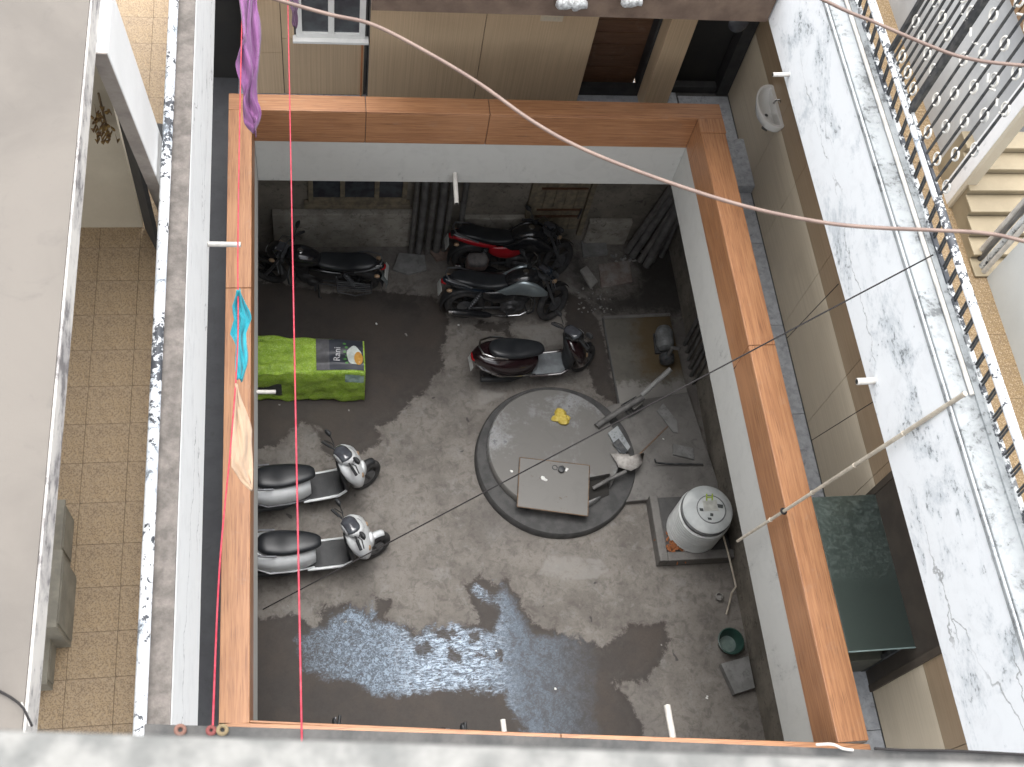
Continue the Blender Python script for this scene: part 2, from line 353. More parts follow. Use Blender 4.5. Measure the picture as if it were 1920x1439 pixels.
SOOT = [stains(q) for q in (
    [(1180, 470), (1300, 440), (1300, 592), (1120, 588), (1110, 560), (1190, 548), (1200, 510)], [(720, 560), (780, 560), (780, 580), (720, 575)],
    [(1082, 470), (1120, 540), (1090, 545), (1070, 500)])]
x0, x1, y0, y1, stp = -2.0, 5.8, .3, 10.5, .025
nx, ny = int((x1-x0)/stp)+1, int((y1-y0)/stp)+1
gx, gy = np.meshgrid(np.linspace(x0, x1, nx), np.linspace(y0, y1, ny)); gx, gy = gx.ravel(), gy.ravel()
gz = .006*np.sin(gx*1.7+1)*np.sin(gy*1.3)+.004*np.sin(gx*4.1)*np.sin(gy*3.7+2)
me = bpy.data.meshes.new('courtyard_floor'); nv = nx*ny
ii = np.arange(nv).reshape(ny, nx); quads = np.stack([ii[:-1, :-1], ii[:-1, 1:], ii[1:, 1:], ii[1:, :-1]], -1).reshape(-1, 4)
me.vertices.add(nv); me.vertices.foreach_set('co', np.stack([gx, gy, gz-.004], -1).ravel())
nq = len(quads); me.loops.add(nq*4); me.loops.foreach_set('vertex_index', quads.ravel()); me.polygons.add(nq)
me.polygons.foreach_set('loop_start', np.arange(nq)*4); me.polygons.foreach_set('use_smooth', [True]*nq); me.update()
for nm, polys in (('wet', WET), ('soap', SOAP), ('bare', BARE), ('lime', LIME), ('soot', SOOT)):
    d = np.max([sdf(gx, gy, p) for p in polys], 0); a = me.attributes.new(nm, 'FLOAT', 'POINT'); a.data.foreach_set('value', np.clip(d, -1, 1).astype(np.float32))
t = NT('yard floor concrete')
n1 = t.noise(1.3, 6, .65); n2 = t.noise(7, 6, .7, dist=.7); n3 = t.noise(45, 5, .75); n4 = t.noise(3, 7, .75, dist=.5)
base = t.mix(t.step(n1, .36, .66), (.215, .197, .176), (.140, .126, .112))
base = t.mix(t.math('MULTIPLY', t.step(n2, .46, .66), .6), base, (.088, .078, .069))
base = t.mix(t.math('MULTIPLY', t.step(n4, .52, .68), .55), base, (.245, .238, .226))
n5 = t.noise(16, 7, .8, dist=.6)
base = t.mix(t.math('MULTIPLY', t.step(n5, .52, .66), .5), base, (.095, .087, .08))
base = t.mix(t.math('MULTIPLY', t.step(n5, .46, .34), .35), base, (.26, .25, .235))
base = t.mix(t.math('MULTIPLY', t.step(n3, .5, .72), .4), base, (.09, .085, .08))
damp = t.math('MULTIPLY', t.step(t.noise(.55, 4, .6), .5, .66), .45); base = t.mix(damp, base, (.10, .092, .088))
spots = t.step(t.noise(5.2, 2, .4, dist=.4), .735, .76); base = t.mix(t.math('MULTIPLY', spots, .8), base, (.045, .043, .042))
edge = t.math('ADD', t.math('MULTIPLY', t.math('SUBTRACT', n2, .5), .34), t.math('MULTIPLY', t.math('SUBTRACT', n3, .5), .09))
def M_(name, a, b, k=1.0): return t.step(t.math('ADD', t.attr(name), t.math('MULTIPLY', edge, k)), a, b)
lime = M_('lime', -.02, .03, .5); base = t.mix(t.math('MULTIPLY', t.math('MULTIPLY', lime, t.step(n2, .3, .6)), .55), base, (.29, .28, .262))
wet = t.math('ADD', t.math('MULTIPLY', M_('wet', -.02, .03, .8), .62), t.math('MULTIPLY', M_('wet', -.14, .16, 1.6), .38))
wc = t.mix(t.step(n1, .4, .62), (.036, .029, .025), (.052, .040, .032)); wc = t.mix(t.math('MULTIPLY', t.step(n3, .45, .75), .5), wc, (.026, .022, .020))
rim = t.math('MULTIPLY', M_('wet', -.02, .05, .8), t.math('SUBTRACT', 1, M_('wet', .02, .14, .8)))
base = t.mix(t.math('MULTIPLY', wet, .93), base, wc); base = t.mix(t.math('MULTIPLY', rim, .45), base, (.02, .015, .013))
soot = M_('soot', -.2, .18, 1.4); base = t.mix(t.math('MULTIPLY', soot, .88), base, (.022, .019, .017))
# chalky detergent film: thick in the middle, foam cells and runs, thinning out to the right
sf = M_('soap', -.04, .10, 1.1)
px_ = t.n('ShaderNodeSeparateXYZ'); t.l(t.tc.outputs['Object'], px_.inputs[0])
side = t.step(px_.outputs[0], 2.7, 1.7); far = t.step(px_.outputs[0], 3.9, 2.4)
left = t.step(px_.outputs[0], -.5, .5)
foam = t.noise(21, 6, .75, dist=1.6); foam2 = t.noise(6, 5, .7, dist=1.0)
streak = t.noise(1, 6, .75, mapping=(4.5, 17, 17), dist=2.6)
mid = t.math('MULTIPLY', t.step(px_.outputs[0], .7, 1.3), t.step(px_.outputs[0], 2.6, 1.9))
bare = M_('bare', -.03, .03, .9); nb = t.math('SUBTRACT', 1, t.math('MULTIPLY', bare, .93))
cover = t.math('MULTIPLY', t.math('MULTIPLY', sf, far), nb)
lr = t.math('ADD', .30, t.math('MULTIPLY', left, .70))
film = t.math('MULTIPLY', t.math('MULTIPLY', cover, lr), t.math('ADD', .45, t.math('MULTIPLY', t.step(foam2, .35, .6), .4)))
base = t.mix(film, base, (.105, .130, .165))
cells = t.math('MULTIPLY', t.math('MULTIPLY', t.math('MULTIPLY', cover, lr), t.step(foam, .44, .60)), t.math('ADD', .25, t.math('MULTIPLY', side, .75)))
base = t.mix(t.math('MULTIPLY', cells, t.step(foam2, .25, .55)), base, (.29, .37, .46))
runs = t.math('MULTIPLY', t.math('MULTIPLY', cover, mid), t.step(streak, .48, .58)); base = t.mix(t.math('MULTIPLY', runs, .85), base, (.58, .69, .82))
gaps = t.math('MULTIPLY', t.math('MULTIPLY', cover, mid), t.step(streak, .43, .36)); base = t.mix(t.math('MULTIPLY', gaps, .6), base, (.05, .05, .055))
t.col(base)
ro = t.n('ShaderNodeMapRange'); ro.inputs[3].default_value = .85; ro.inputs[4].default_value = .72; t.l(t.math('MAXIMUM', wet, film), ro.inputs[0]); t.l(ro.outputs[0], t.b.inputs['Roughness'])
t.bump(t.math('ADD', t.noise(24, 8, .75), t.math('MULTIPLY', n2, .6)), .4, .008)
me.materials.append(t.m)
cf = bpy.data.objects.new('courtyard_floor', me); COL.objects.link(cf); struct(cf)

# ---- ground storey walls and the corridor slab that roofs them
def wall(name, a, b, m, label, bevel=0): return tag(MB().box(a, b).build(name, m, bevel=bevel), label, 'wall')
wall('courtyard_wall', (5.74, .1, -.03), (6.0, 10.65, 3.74), PLASTER, 'sooty ground floor wall along the drum side of the yard')
wall('courtyard_wall', (-2.2, 10.40, -.03), (5.735, 10.65, 3.74), PLASTER, 'sooty ground floor wall behind the parked motorcycles')
wall('courtyard_wall', (-2.2, .1, -.03), (-1.95, 10.395, 3.74), PLASTER, 'shaded ground floor wall beyond the white scooters')
wall('courtyard_wall', (-1.945, .1, -.03), (5.735, .3, 3.74), PLASTER, 'shaded ground floor wall at the near end of yard')
# stubs of ring geometry
RX0, RX1 = -.634, 4.494                     # inner faces of the parapet
OX0, OX1 = -.885, 4.79
BY = lambda x: 8.69-.0072*(x+.634)          # inner back edge
FY = lambda x: 2.065-.108*(x+.634)          # inner near edge (runs askew)
ZT, ZW, ZB = 5.0, 4.47, 3.74
cs = MB()
cs.prism([(OX0+.01, .3), (OX0+.01, 10.4), (-2.0, 10.4), (-2.0, .3)], 3.745, 3.85)
struct(cs.build('corridor_floor_left', BLACKGR))
struct(MB().prism([(OX1-.01, .3), (5.9, .3), (5.9, 10.4), (OX1-.01, 10.4)], 3.745, 3.835).build('corridor_floor_right', CONCD))
struct(MB().prism([(OX0+.015, BY(OX0)+.24), (OX1-.015, BY(OX1)+.24), (OX1-.015, 10.4), (OX0+.015, 10.4)], 3.745, 3.849).build('corridor_floor_back', GRANITE))
struct(MB().prism([(OX0+.015, .3), (OX1-.015, .3), (OX1-.015, FY(OX1)-.24), (OX0+.015, FY(OX0)-.24)], 3.745, 3.849).build('corridor_floor_near', GRANITE))
cfr = bpy.data.objects['corridor_floor_right']
for i in range(8):                          # granite slabs of the right hand corridor
    yy = .6+i*1.18
    MB().box((4.80, yy, 3.836), (5.49, yy+1.174, 3.85)).build('stone_slab', GRANITE, cfr, bevel=.003)

# ---- the wood clad parapet ring round the opening
ring = empty('parapet', (0, 0, ZB), 'wood clad parapet with pale grey beam round the courtyard opening', 'parapet')
def ringpiece(name, poly, z0, z1, m): 
    o = MB().prism(poly, z0-ZB, z1-ZB).build(name, m, ring, bevel=.006); return o
def split(a, b, cuts):                      # lengths between joints with a dark 5 mm gap
    e = [a]+cuts+[b]; return [(e[i]+(.003 if i else 0), e[i+1]-(.003 if i < len(e)-2 else 0)) for i in range(len(e)-1)]
yj = pt(450, 540, ZT).y; yj2 = pt(1440, 647, ZT).y; yc = pt(1350, 250, ZT).y
T = .022
# left
for a, b in split(FY(RX0), BY(RX0), [yj]):
    ringpiece('wood_panel', [(OX0, a), (RX0, a), (RX0, b), (OX0, b)], ZT-T, ZT, WOODY)
    ringpiece('wood_panel', [(RX0-T, a), (RX0, a), (RX0, b), (RX0-T, b)], ZW, ZT-T-.002, WOODY)
# right
for a, b in split(FY(RX1), BY(RX1), [yj2, yc]):
    ringpiece('wood_panel', [(RX1, a), (OX1+(.012 if b > yc+.1 else 0), a), (OX1+(.012 if b > yc+.1 else 0), b), (RX1, b)], ZT-T, ZT+(.003 if b > yc+.1 else 0), WOODY)
    ringpiece('wood_panel', [(RX1, a), (RX1+T, a), (RX1+T, b), (RX1, b)], ZW, ZT-T-.002, WOODY)
# back, near
cb = [pt(686, 200, ZT).x, pt(918, 205, ZT).x]
for a, b in split(OX0, OX1+.01, cb):
    ringpiece('wood_panel', [(a, BY(a)+.002), (b, BY(b)+.002), (b, BY(b)+.232), (a, BY(a)+.232)], ZT-T, ZT, WOODX)
    ringpiece('wood_panel', [(max(a, RX0), BY(a)), (min(b, RX1), BY(b)), (min(b, RX1), BY(b)+T), (max(a, RX0), BY(a)+T)], ZW, ZT-T-.002, WOODX)
for a, b in split(OX0, OX1, [2.0]):
    ringpiece('wood_panel', [(a, FY(a)-.25), (b, FY(b)-.25), (b, FY(b)-.002), (a, FY(a)-.002)], ZT-T, ZT, WOODX)
    ringpiece('wood_panel', [(max(a, RX0), FY(a)-T), (min(b, RX1), FY(b)-T), (min(b, RX1), FY(b)), (max(a, RX0), FY(a))], ZW, ZT-T-.002, WOODX)
# masonry core and the painted beam below the cladding
e = .005
def beamside(poly, core): ringpiece('beam', poly, ZB, ZW-.002, BEAM); ringpiece('core', core, ZW, ZT-T-.002, COPING)
beamside([(OX0+e, FY(RX0)-.25), (RX0-e, FY(RX0)-.25), (RX0-e, BY(RX0)+.24), (OX0+e, BY(RX0)+.24)], [(OX0+e, 2), (RX0-T-e, 2), (RX0-T-e, 8.9), (OX0+e, 8.9)])
beamside([(RX1+e, FY(RX1)-.25), (OX1-e, FY(RX1)-.25), (OX1-e, BY(RX1)+.24), (RX1+e, BY(RX1)+.24)], [(RX1+T+e, 1.5), (OX1-e, 1.5), (OX1-e, 8.8), (RX1+T+e, 8.8)])
beamside([(RX0-e+.001, BY(RX0)+e), (RX1+e-.001, BY(RX1)+e), (RX1+e-.001, BY(RX1)+.238), (RX0-e+.001, BY(RX0)+.238)], [(RX0, BY(RX0)+T+e), (RX1, BY(RX1)+T+e), (RX1, BY(RX1)+.22), (RX0, BY(RX0)+.22)])
beamside([(RX0-e+.001, FY(RX0)-.248), (RX1+e-.001, FY(RX1)-.248), (RX1+e-.001, FY(RX1)-e), (RX0-e+.001, FY(RX0)-e)], [(RX0, FY(RX0)-.24), (RX1, FY(RX1)-.24), (RX1, FY(RX1)-T-e), (RX0, FY(RX0)-T-e)])

# ---- first floor corridor walls, faced with tile panels
wr = wall('corridor_wall', (5.52, .3, 3.745), (5.738, 10.39, 6.94), CONCD, 'beige tiled corridor wall right of the wood clad parapet')
for a, b in ((.5, 1.36), (1.36, 2.9), (2.9, 4.05), (4.05, 5.2), (5.2, 6.5), (6.5, 7.72), (7.72, 8.62), (8.62, 10.08)):
    MB().box((5.50, a+.003, 3.86), (5.519, b-.003, 4.98)).build('tile_panel', TILEH, wr)
    MB().box((5.50, a+.003, 4.983), (5.519, b-.003, 6.93)).build('tile_panel', TILESHADE, wr)
wb = wall('corridor_wall', (.70, 9.92, 3.851), (3.41, 10.38, 6.94), CONCD, 'beige tiled corridor wall at the back of the parapet')
for a, b in ((.71, 2.06), (2.06, 3.41)):
    MB().box((a+.004, 9.90, 3.86), (b-.004, 9.919, 6.93)).build('tile_panel', TILEV, wb)
sg = MB().box((2.70, 9.885, 5.25), (2.97, 9.899, 5.335)).build('name_plate', CREAMP, wb, bevel=.003)
for i in range(4):
    MB().box((2.735+i*.055, 9.881, 5.27), (2.773+i*.055, 9.884, 5.315)).build('mark', BEIGEP, sg)
# recessed wall with the window, left of the panels
wl = wall('corridor_wall', (-.66, 9.97, 3.851), (.69, 10.39, 6.94), CONCD, 'stained beige corridor wall under the white framed window')
for a, b, c, d in ((-.66, -.31, 3.86, 4.56), (-.305, .66, 3.86, 4.8), (-.66, -.31, 4.566, 6.9), (-.305, .66, 5.72, 6.9), (-.305, -.16, 4.806, 5.714)):
    MB().box((a, 9.95, c), (b-.004, 9.969, d)).build('tile_panel', TILEV, wl)
tag(MB().tube([(.63, 9.93, 3.85), (.63, 9.93, 4.85)], .011).build('pipe', mat('orange pipe', (.5, .2, .08), None, 5, .6, 0, grain=0)), 'thin orange vertical pipe at the end of window wall', 'pipe')
wn = empty('window', (.24, 9.935, 4.86), 'white framed window high on the back corridor wall', 'window')
f = MB()
for a, b in (((-.38, -.02, 0), (.42, .05, .07)), ((-.38, -.02, .86), (.42, .05, .92)), ((-.38, -.02, .07), (-.31, .05, .86)), ((.35, -.02, .07), (.42, .05, .86)), ((-.01, -.02, .07), (.06, .05, .86))): f.box(a, b)
f.build('frame', WHITEP, wn, bevel=.004)
for a, b in ((-.31, -.01), (.06, .35)): MB().box((a, .01, .07), (b, .02, .86)).build('pane', GLASSK, wn)
MB().box((-.42, -.08, -.04), (.46, .029, -.002)).build('sill', WHITEP, wn, bevel=.004)
dk = empty('door', (-1.0, 10.1, 3.851), 'near black panel standing for the darkness of back left corridor', 'door')  # near-black panel and post paint in the darkness of the corridor's end
MB().box((-.9, .1, 0), (.33, .12, 3.08)).build('interior', VOID, dk); MB().box((.25, -.14, 0), (.335, .09, 3.08)).build('frame', BLACK, dk)
# the two doorways and the pier between them
d1 = empty('door', (3.88, 10.0, 3.85), 'brown wooden door in black frame left of the pier', 'door')
MB().box((-.47, .2, 0), (.32, .24, 3.05)).build('shutter', DARKWOOD, d1)
f = MB(); f.box((-.475, .02, 0), (.4, .12, .14)); f.box((.32, .02, .14), (.42, .2, 3.0)); f.build('frame', BLACK, d1)
for k in range(14): MB().box((-.465, .192, .16+k*.2), (.315, .199, .345+k*.2)).build('slat', DARKWOOD, d1)
pr = tag(MB().box((4.24, 9.75, 3.851), (4.56, 10.38, 6.93)).build('pier', TILEV, bevel=.004), 'beige tiled pier between the two dark doorways', 'pillar')
d2 = empty('door', (4.96, 10.1, 3.85), 'dark open doorway in black frame right of the pier', 'door')
MB().box((-.395, .2, .0), (.535, .22, 3.05)).build('interior', VOID, d2)
f = MB(); f.box((.37, -.05, 0), (.53, .15, 3.05)); f.box((-.395, -.01, .0), (.36, .1, .11)); f.build('frame', BLACK, d2)
tag(MB().lathe([(.10, -.02), (.13, 0), (.10, .02), (.05, .025)], (5.2, 10.0, 5.2), 20, (0, -1, .3)).build('lamp', GLASSK, smooth='auto'), 'small dim round wall lamp at the dark doorway', 'lamp')

# ---- second floor: slab and parapet on the right, on the left, and the back beam
def parapet(name, label, body, m): return tag(MB().box(*body).build(name, m, bevel=.008), label, 'parapet wall')
rp = parapet('parapet_wall', 'mouldy white parapet with cracks along the right side', ((4.6, .95, 6.94), (4.9, 9.9, 7.995)), RWALL)
MB().box((4.603, .95, 7.996), (4.9, 9.9, 8.03)).build('coping', RTOP, rp, bevel=.01)
MB().box((4.79, .95, 8.031), (4.86, 9.9, 8.05)).build('curb', RTOP, rp)
MB().box((4.592, .95, 7.95), (4.5995, 9.9, 7.985)).build('moulding', RTOP, rp)
struct(MB().box((4.905, .95, 6.94), (8.6, 9.9, 7.385)).build('upper_floor_right', CONCD))
fr = bpy.data.objects['upper_floor_right']
tm = None
for i in range(3):
    for j in range(22):
        a, b = 4.91+i*.3, 1.6+j*.3
        if tm is None: tm = MB().box((.001, .001, 0), (.2985, .2985, .015)).build('tile', TERRR, fr); o = tm
        else: o = tm.copy(); COL.objects.link(o)
        o.location = (a, b, 7.386)
lp = parapet('parapet_wall', 'streaked white parapet with grey coping along the left side', ((-1.0, 1.0, 6.94), (-.85, 9.9, 8.29)), LWALL)
MB().box((-1.01, 1.0, 8.291), (-.853, 9.9, 8.32)).build('coping', COPING, lp, bevel=.008)
struct(MB().box((-2.6, 1.0, 6.94), (-1.015, 9.9, 7.385)).build('upper_floor_left', mat('tile joint mortar', (.30, .21, .12), (.24, .17, .1), 5)))
fl = bpy.data.objects['upper_floor_left']; tm = MB().box((.001, .001, 0), (.2985, .2985, .015)).build('tile', TERR, fl); tl0 = True
for i in range(3):
    for j in range(26):
        o = tm if tl0 else tm.copy(); tl0 or COL.objects.link(o); tl0 = False; o.parent = fl; o.location = (-1.32-i*.3, 1.3+j*.3+.02, 7.386)
ub = tag(MB().box((.6, 8.25, 6.94), (4.58, 10.1, 7.4)).build('floor_beam', mat('brown stained beam', (.19, .135, .10), (.13, .09, .068), 4, .85, .3, 40)), 'brown stained floor beam across the back above the doors', 'beam')
for n, q in enumerate(((1065, 8), (1187, 4))):
    c = ptY(q[0], q[1], 8.2); mb = MB()
    for k in range(5 if n == 0 else 3):
        mb.loft([(c.x-.12+k*.05, .01, c.z-.03, c.z+.02, c.y), (c.x-.08+k*.05, .05, c.z-.06-.02*(k % 2), c.z+.07, c.y+.02*(k % 3)), (c.x-.01+k*.05, .03, c.z-.04, c.z+.03, c.y)], 10)
    tag(mb.build('rag', mat('grimy white cloth', (.6, .62, .62), (.3, .3, .3), 30, .9, .3, 80), smooth=True), ('larger bundled white rag' if n == 0 else 'smaller bundled white rag')+' lying on the back floor beam', 'rag', 'white rags on the beam')

# ---- third floor slab at left (its top is what the photo shows) and its column
t3 = struct(MB().box((-7, -.4, 10.2), (-1.115, 8, 10.385)).build('upper_slab_left', SLABEDGE, bevel=.006))
MB().box((-7, -.4, 10.386), (-1.125, 8, 10.4)).build('screed', SLABTOP, t3)
def lean(x0, x1, yb0, yb1, yt0, yt1, zb, zt):
    return MB().add([(x0, yb0, zb), (x1, yb0, zb), (x1, yb1, zb), (x0, yb1, zb), (x0, yt0, zt), (x1, yt0, zt), (x1, yt1, zt), (x0, yt1, zt)], [(3, 2, 1, 0), (4, 5, 6, 7), (0, 1, 5, 4), (1, 2, 6, 5), (2, 3, 7, 6), (3, 0, 4, 7)])
cl = tag(lean(-1.145, -1.06, 5.43, 5.82, 4.56, 5.02, 7.4, 10.19).build('pillar', mat('fresh white plaster', (.86, .86, .84), (.8, .8, .78), 2, .7, .1, 40, grain=.04), bevel=.006), 'white plastered fin rising beside the left parapet', 'pillar')
lean(-1.146, -1.064, 5.42, 5.428, 4.55, 4.558, 7.4, 10.19).build('plaster_face', mat('grey render', (.36, .325, .29), (.26, .23, .21), 4, .85, .3, 40), cl)
tag(MB().plate([(-1.29, 5.40, 7.401), (-1.17, 5.13, 7.401), (-1.17, 5.13, 10.19), (-1.29, 5.40, 10.19)], .03).build('door', BLACK), 'black door edge behind the white left pillar', 'door')
tag(MB().box((-2.55, 5.41, 7.401), (-1.305, 5.55, 10.19)).build('wall', BEIGEP), 'plain beige cross wall beside the white left pillar', 'wall')
df = empty('dried_flowers', (-1.37, 5.3, 8.75), 'bunch of dried yellow flowers hanging on the beige wall', 'flowers')
mb = MB()
for k in range(40):
    a, b = random.uniform(-.07, .07), random.uniform(-.18, .16); mb.loft([(a-.015, .004, b-.01, b+.01, random.uniform(-.03, .05)), (a, .012, b-.016, b+.014, random.uniform(-.05, .05)), (a+.015, .004, b-.01, b+.01, 0)], 6, sub=1)
mb.build('petals', mat('dry yellow petals', (.34, .22, .07), (.16, .09, .05), 40, .9, 0, grain=0), df)
MB().tube([(0, .05, -.16), (.01, .03, 0), (0, .08, .2)], .008).build('stem', mat('dry stem', (.2, .14, .08), None, 8), df)
# grey wooden boxes against the far side of the left floor
GB = mat('grey green wood', (.27, .25, .2), (.2, .185, .15), 7, .8, .2, 50)
for n, (q0, q1, z1, lab) in enumerate((((100, 940), (130, 1030), 7.75, 'short grey wooden box at the far end of the row'), ((88, 1035), (122, 1172), 7.9, 'tall grey wooden cabinet in the middle of the row'), ((74, 1190), (104, 1278), 7.62, 'low grey wooden stool at the near end of the row'))):
    a, b = pt(q0[0], q0[1], z1), pt(q1[0], q1[1], z1); r = empty('wooden_box', (b.x-.15, (a.y+b.y)/2, 7.401), lab, 'box', 'grey boxes on the left floor'); L = abs(a.y-b.y)/2; hh = z1-7.401
    MB().box((-.3, -L, 0), (.09, L, hh-.03)).build('body', GB, r, bevel=.004); MB().box((-.3, -L-.01, hh-.029), (.10, L+.01, hh)).build('lid', GB, r, bevel=.004)
    MB().box((.091, -L+.03, .03), (.098, L-.03, hh-.06)).build('panel', GB, r)
bk = empty('bucket', (-1.17, 6.0, 7.401), 'dark green bucket with black lid behind the left pipe', 'bucket')
MB().lathe([(.11, 0), (.14, .3), (.145, .3), (.145, .32)], seg=28).build('body', mat('dark green plastic', (.03, .09, .08), None, 6, .4, 0, grain=0), bk, 'auto')
MB().lathe([(.15, .32), (.15, .35), (.1, .38), (.04, .39)], seg=28).build('lid', PLASTK, bk, 'auto')

# ---- handrails
hl = empty('handrail', (-1.0, 4, 8.32), 'flaking white and black pipe handrail on left parapet', 'handrail')
MB().tube([(0, -2.85+k*.5, .1) for k in range(18)], .036, 12).build('pipe', FLAKY, hl, 'auto')
for k in range(9): MB().box((-.015, -2.7+k*.9, 0), (.015, -2.67+k*.9, .075)).build('post', IRON, hl)
# right: bottom flat, balusters in pairs, pipe on top
hr = empty('railing', (4.86, 5, 8.05), 'low iron railing with flaking white pipe along right parapet', 'railing')
MB().box((-.02, -3.9, .0), (.02, 4.8, .018)).build('bottom_rail', IRONW, hr)
MB().tube([(-.06, -3.9+k*.5, .29) for k in range(18)], .034, 12).build('pipe', FLAKY, hr, 'auto')
bm_ = None
for k in range(58):
    yy = -3.85+k*.147
    if bm_ is None: bm_ = MB().tube([(0, -.009, .018), (-.05, -.009, .27)], .0095, 6).tube([(0, .018, .018), (-.05, .018, .27)], .0095, 6).build('baluster', IRON, hr); o = bm_
    else: o = bm_.copy(); COL.objects.link(o)
    o.location = (0, yy, 0)
cdt = tag(MB().tube([(4.76, 9.6, 8.055), (4.76, 3.42, 8.055)], .018, 10).build('conduit', PVC, smooth='auto'), 'white plastic conduit lying on top of right parapet', 'pipe')

# ---- ornamental grille above the right railing
RINGW = mouldy('cream flaking iron paint', (.72, .7, .64), dark=(.06, .06, .06), th=.56, crack=False, scale=6)
gr = empty('grille', (4.8, 5.6, 8.37), 'ornamental iron grille of bars and rings above right railing', 'grille')
def bar(mb, y, z0, z1, r=.008): mb.box((-r, y-r, z0), (r, y+r, z1))
YA = ptX(1705, 215, 4.8).y-5.6; YB = ptX(1668, 100, 4.8).y-5.6; YE = ptX(1770, 362, 4.8).y-5.6
for y, wd in ((YA, .024), (YB, .016)): MB().box((-.02, y-wd, 0), (.02, y+wd, 2.6)).build('post', IRON, gr)
MB().box((-.012, YE, -.0), (.012, YB, .022)).build('bottom_bar', IRONW, gr)
def ringchain(y0, dy, n, zs, off):
    for k in range(n):
        y = y0+k*dy
        b = MB(); bar(b, y, .02, 2.5); b.build('bar', IRON, gr)
    for i, z in enumerate(zs):
        for k in range(n):
            if (k+i) % 2 == off: MB().torus((0, y0+k*dy, z), (1, 0, 0), .047, .009, 18, 6).build('ring', RINGW, gr, True)
n1_ = 6; dy1 = (YA-YE-.06)/n1_
ringchain(YE+.02, dy1, n1_, (.12, .34, .56, .78, 1.0, 1.22, 1.5), 0)
n2_ = 7; dy2 = (YB-YA-.05)/n2_
ringchain(YA+.05, dy2, n2_, (.12, .42, .72, 1.02), 1)
for z in (.95, 1.45):
    mb = MB()
    for k in range(16): mb.tube([(0, YE+k*.11, z+.02*(-1)**k), (0, YE+.05+k*.11, z-.02*(-1)**k)], .009, 6)
    mb.build('scroll', RINGW, gr)

# ---- corridor wall behind the right railing, doorway with steps, white wall with pipes
w1 = tag(MB().box((5.66, 5.9, 7.386), (5.8, 9.8, 10.6)).build('wall', mat('grey white wall', (.55, .56, .56), (.43, .44, .45), 1.5, .7, .1, 40, grain=.05)), 'grey white wall seen through the iron grille', 'wall')
w2 = tag(MB().box((5.55, 5.64, 7.386), (5.655, 5.82, 10.6)).build('pillar', mouldy('chipped white plaster', (.9, .9, .9), th=.63, crack=False, scale=2), bevel=.006), 'chipped white plaster pillar right of the grille', 'pillar')
MB().box((5.553, 5.60, 7.386), (5.65, 5.639, 10.6)).build('beige_reveal', BEIGEP, w2)
ds = empty('wooden_shutters', (5.64, 6.6, 8.9), 'brown wooden shutters on the wall behind iron grille', 'shutter')
for k in range(4): MB().box((-.03, -.62+k*.42, 0), (.018, -.22+k*.42, 1.5)).build('panel', wood('brown board', (.28, .17, .09), (.2, .12, .06), (.12, .07, .04), (8, 8, 1)) if 'brown board' not in MATS else MATS['brown board'], ds, bevel=.004)
st = empty('staircase', (5.63, 5.0, 7.386), 'beige painted steps inside the doorway by the right pillar', 'stairs')
STEPM = mat('beige step paint', (.34, .28, .185), (.28, .23, .15), 3, .6, .1, 40, grain=.06)
for k in range(7):
    MB().box((-.05, -.12+k*.17, 0), (2.2, .05+k*.17, .02+k*.075)).build('riser', STEPM, st)
    MB().box((-.06, -.14+k*.17, .021+k*.075), (2.2, .045+k*.17, .045+k*.075)).build('tread', STEPM, st, bevel=.006)
w3 = tag(MB().box((5.69, 1.2, 7.386), (5.9, 4.86, 10.4)).build('wall', mat('clean white wall', (.6, .63, .63), (.54, .57, .57), 1.2, .6, .1, 40, grain=.03)), 'clean white wall at the far right edge', 'wall')
for n, (y, r, m_) in enumerate(((4.905, .022, PVC), (4.96, .028, IRONW), (5.03, .02, PVCG), (5.08, .026, PVC))):
    tag(MB().tube([(5.66, y, 7.386), (5.66, y, 10.3)], r, 10).build('pipe', m_, smooth='auto'), ('pale narrow', 'flaking', 'dark grey', 'pale thick')[n]+' vertical pipe at the corner of the white wall', 'pipe', 'pipes by the white wall')

# ---- the ledges just below the camera
ln = [pt(-60, 1363, 13.8), pt(400, 1379, 13.8), pt(960, 1397, 13.8), pt(1500, 1416, 13.8), pt(1980, 1431, 13.8)]
nl = MB().prism([(p.x, p.y) for p in ln]+[(1.2, -.1), (-.8, -.1)], 13.3, 13.8)
tag(nl.build('parapet_wall', NEARTOP, bevel=.01), 'rough pale cement parapet top just below the viewer', 'parapet wall')
gl = [pt(270, 1357, 10.4), pt(960, 1379, 10.4), pt(1640, 1406, 10.4)]
gk = tag(MB().prism([(gl[0].x, gl[0].y), (gl[1].x, gl[1].y), (gl[2].x, gl[2].y), (4.6, .42), (4.6, -.2), (-.64, -.2)], 10.1, 10.4).build('ledge', NEARGREY, bevel=.006), 'grey cement ledge at the near end above the courtyard', 'ledge')

# ================================================================== VEHICLES
def wheel(name, c, R, root, T, rim=ALLOY, spokes=5, tw=.05, disc=True, gap=.055):
    m = MB(T); m.torus(c, (0, 1, 0), R-gap-.018, .02, 30, 8, 1.4)
    m.lathe([(.035, -.06), (.045, -.05), (.045, .05), (.035, .06)], c, 16, (0, 1, 0))
    for k in range(spokes):
        a = k*2*PI/spokes+.3
        m.box((0, -.014, -.017), (R-gap-.02, .014, .017), Matrix.Translation(c) @ Matrix.Rotation(-a, 4, 'Y'))
    w_ = m.build('wheel', rim, root, 'auto')
    MB(T).torus(c, (0, 1, 0), R-tw, tw, 36, 10, 1.0).build('tyre', RUBBER, w_, True)
    if disc: MB(T).lathe([(.075, -.062), (.12, -.062), (.12, -.058), (.075, -.058)], c, 24, (0, 1, 0)).build('brake_disc', GREYALLOY, w_, 'auto')
    return w_
def steer(p, d, ang): 
    p = Vector(p); return Matrix.Translation(p) @ Matrix.Rotation(ang, 4, Vector(d)) @ Matrix.Translation(-p)
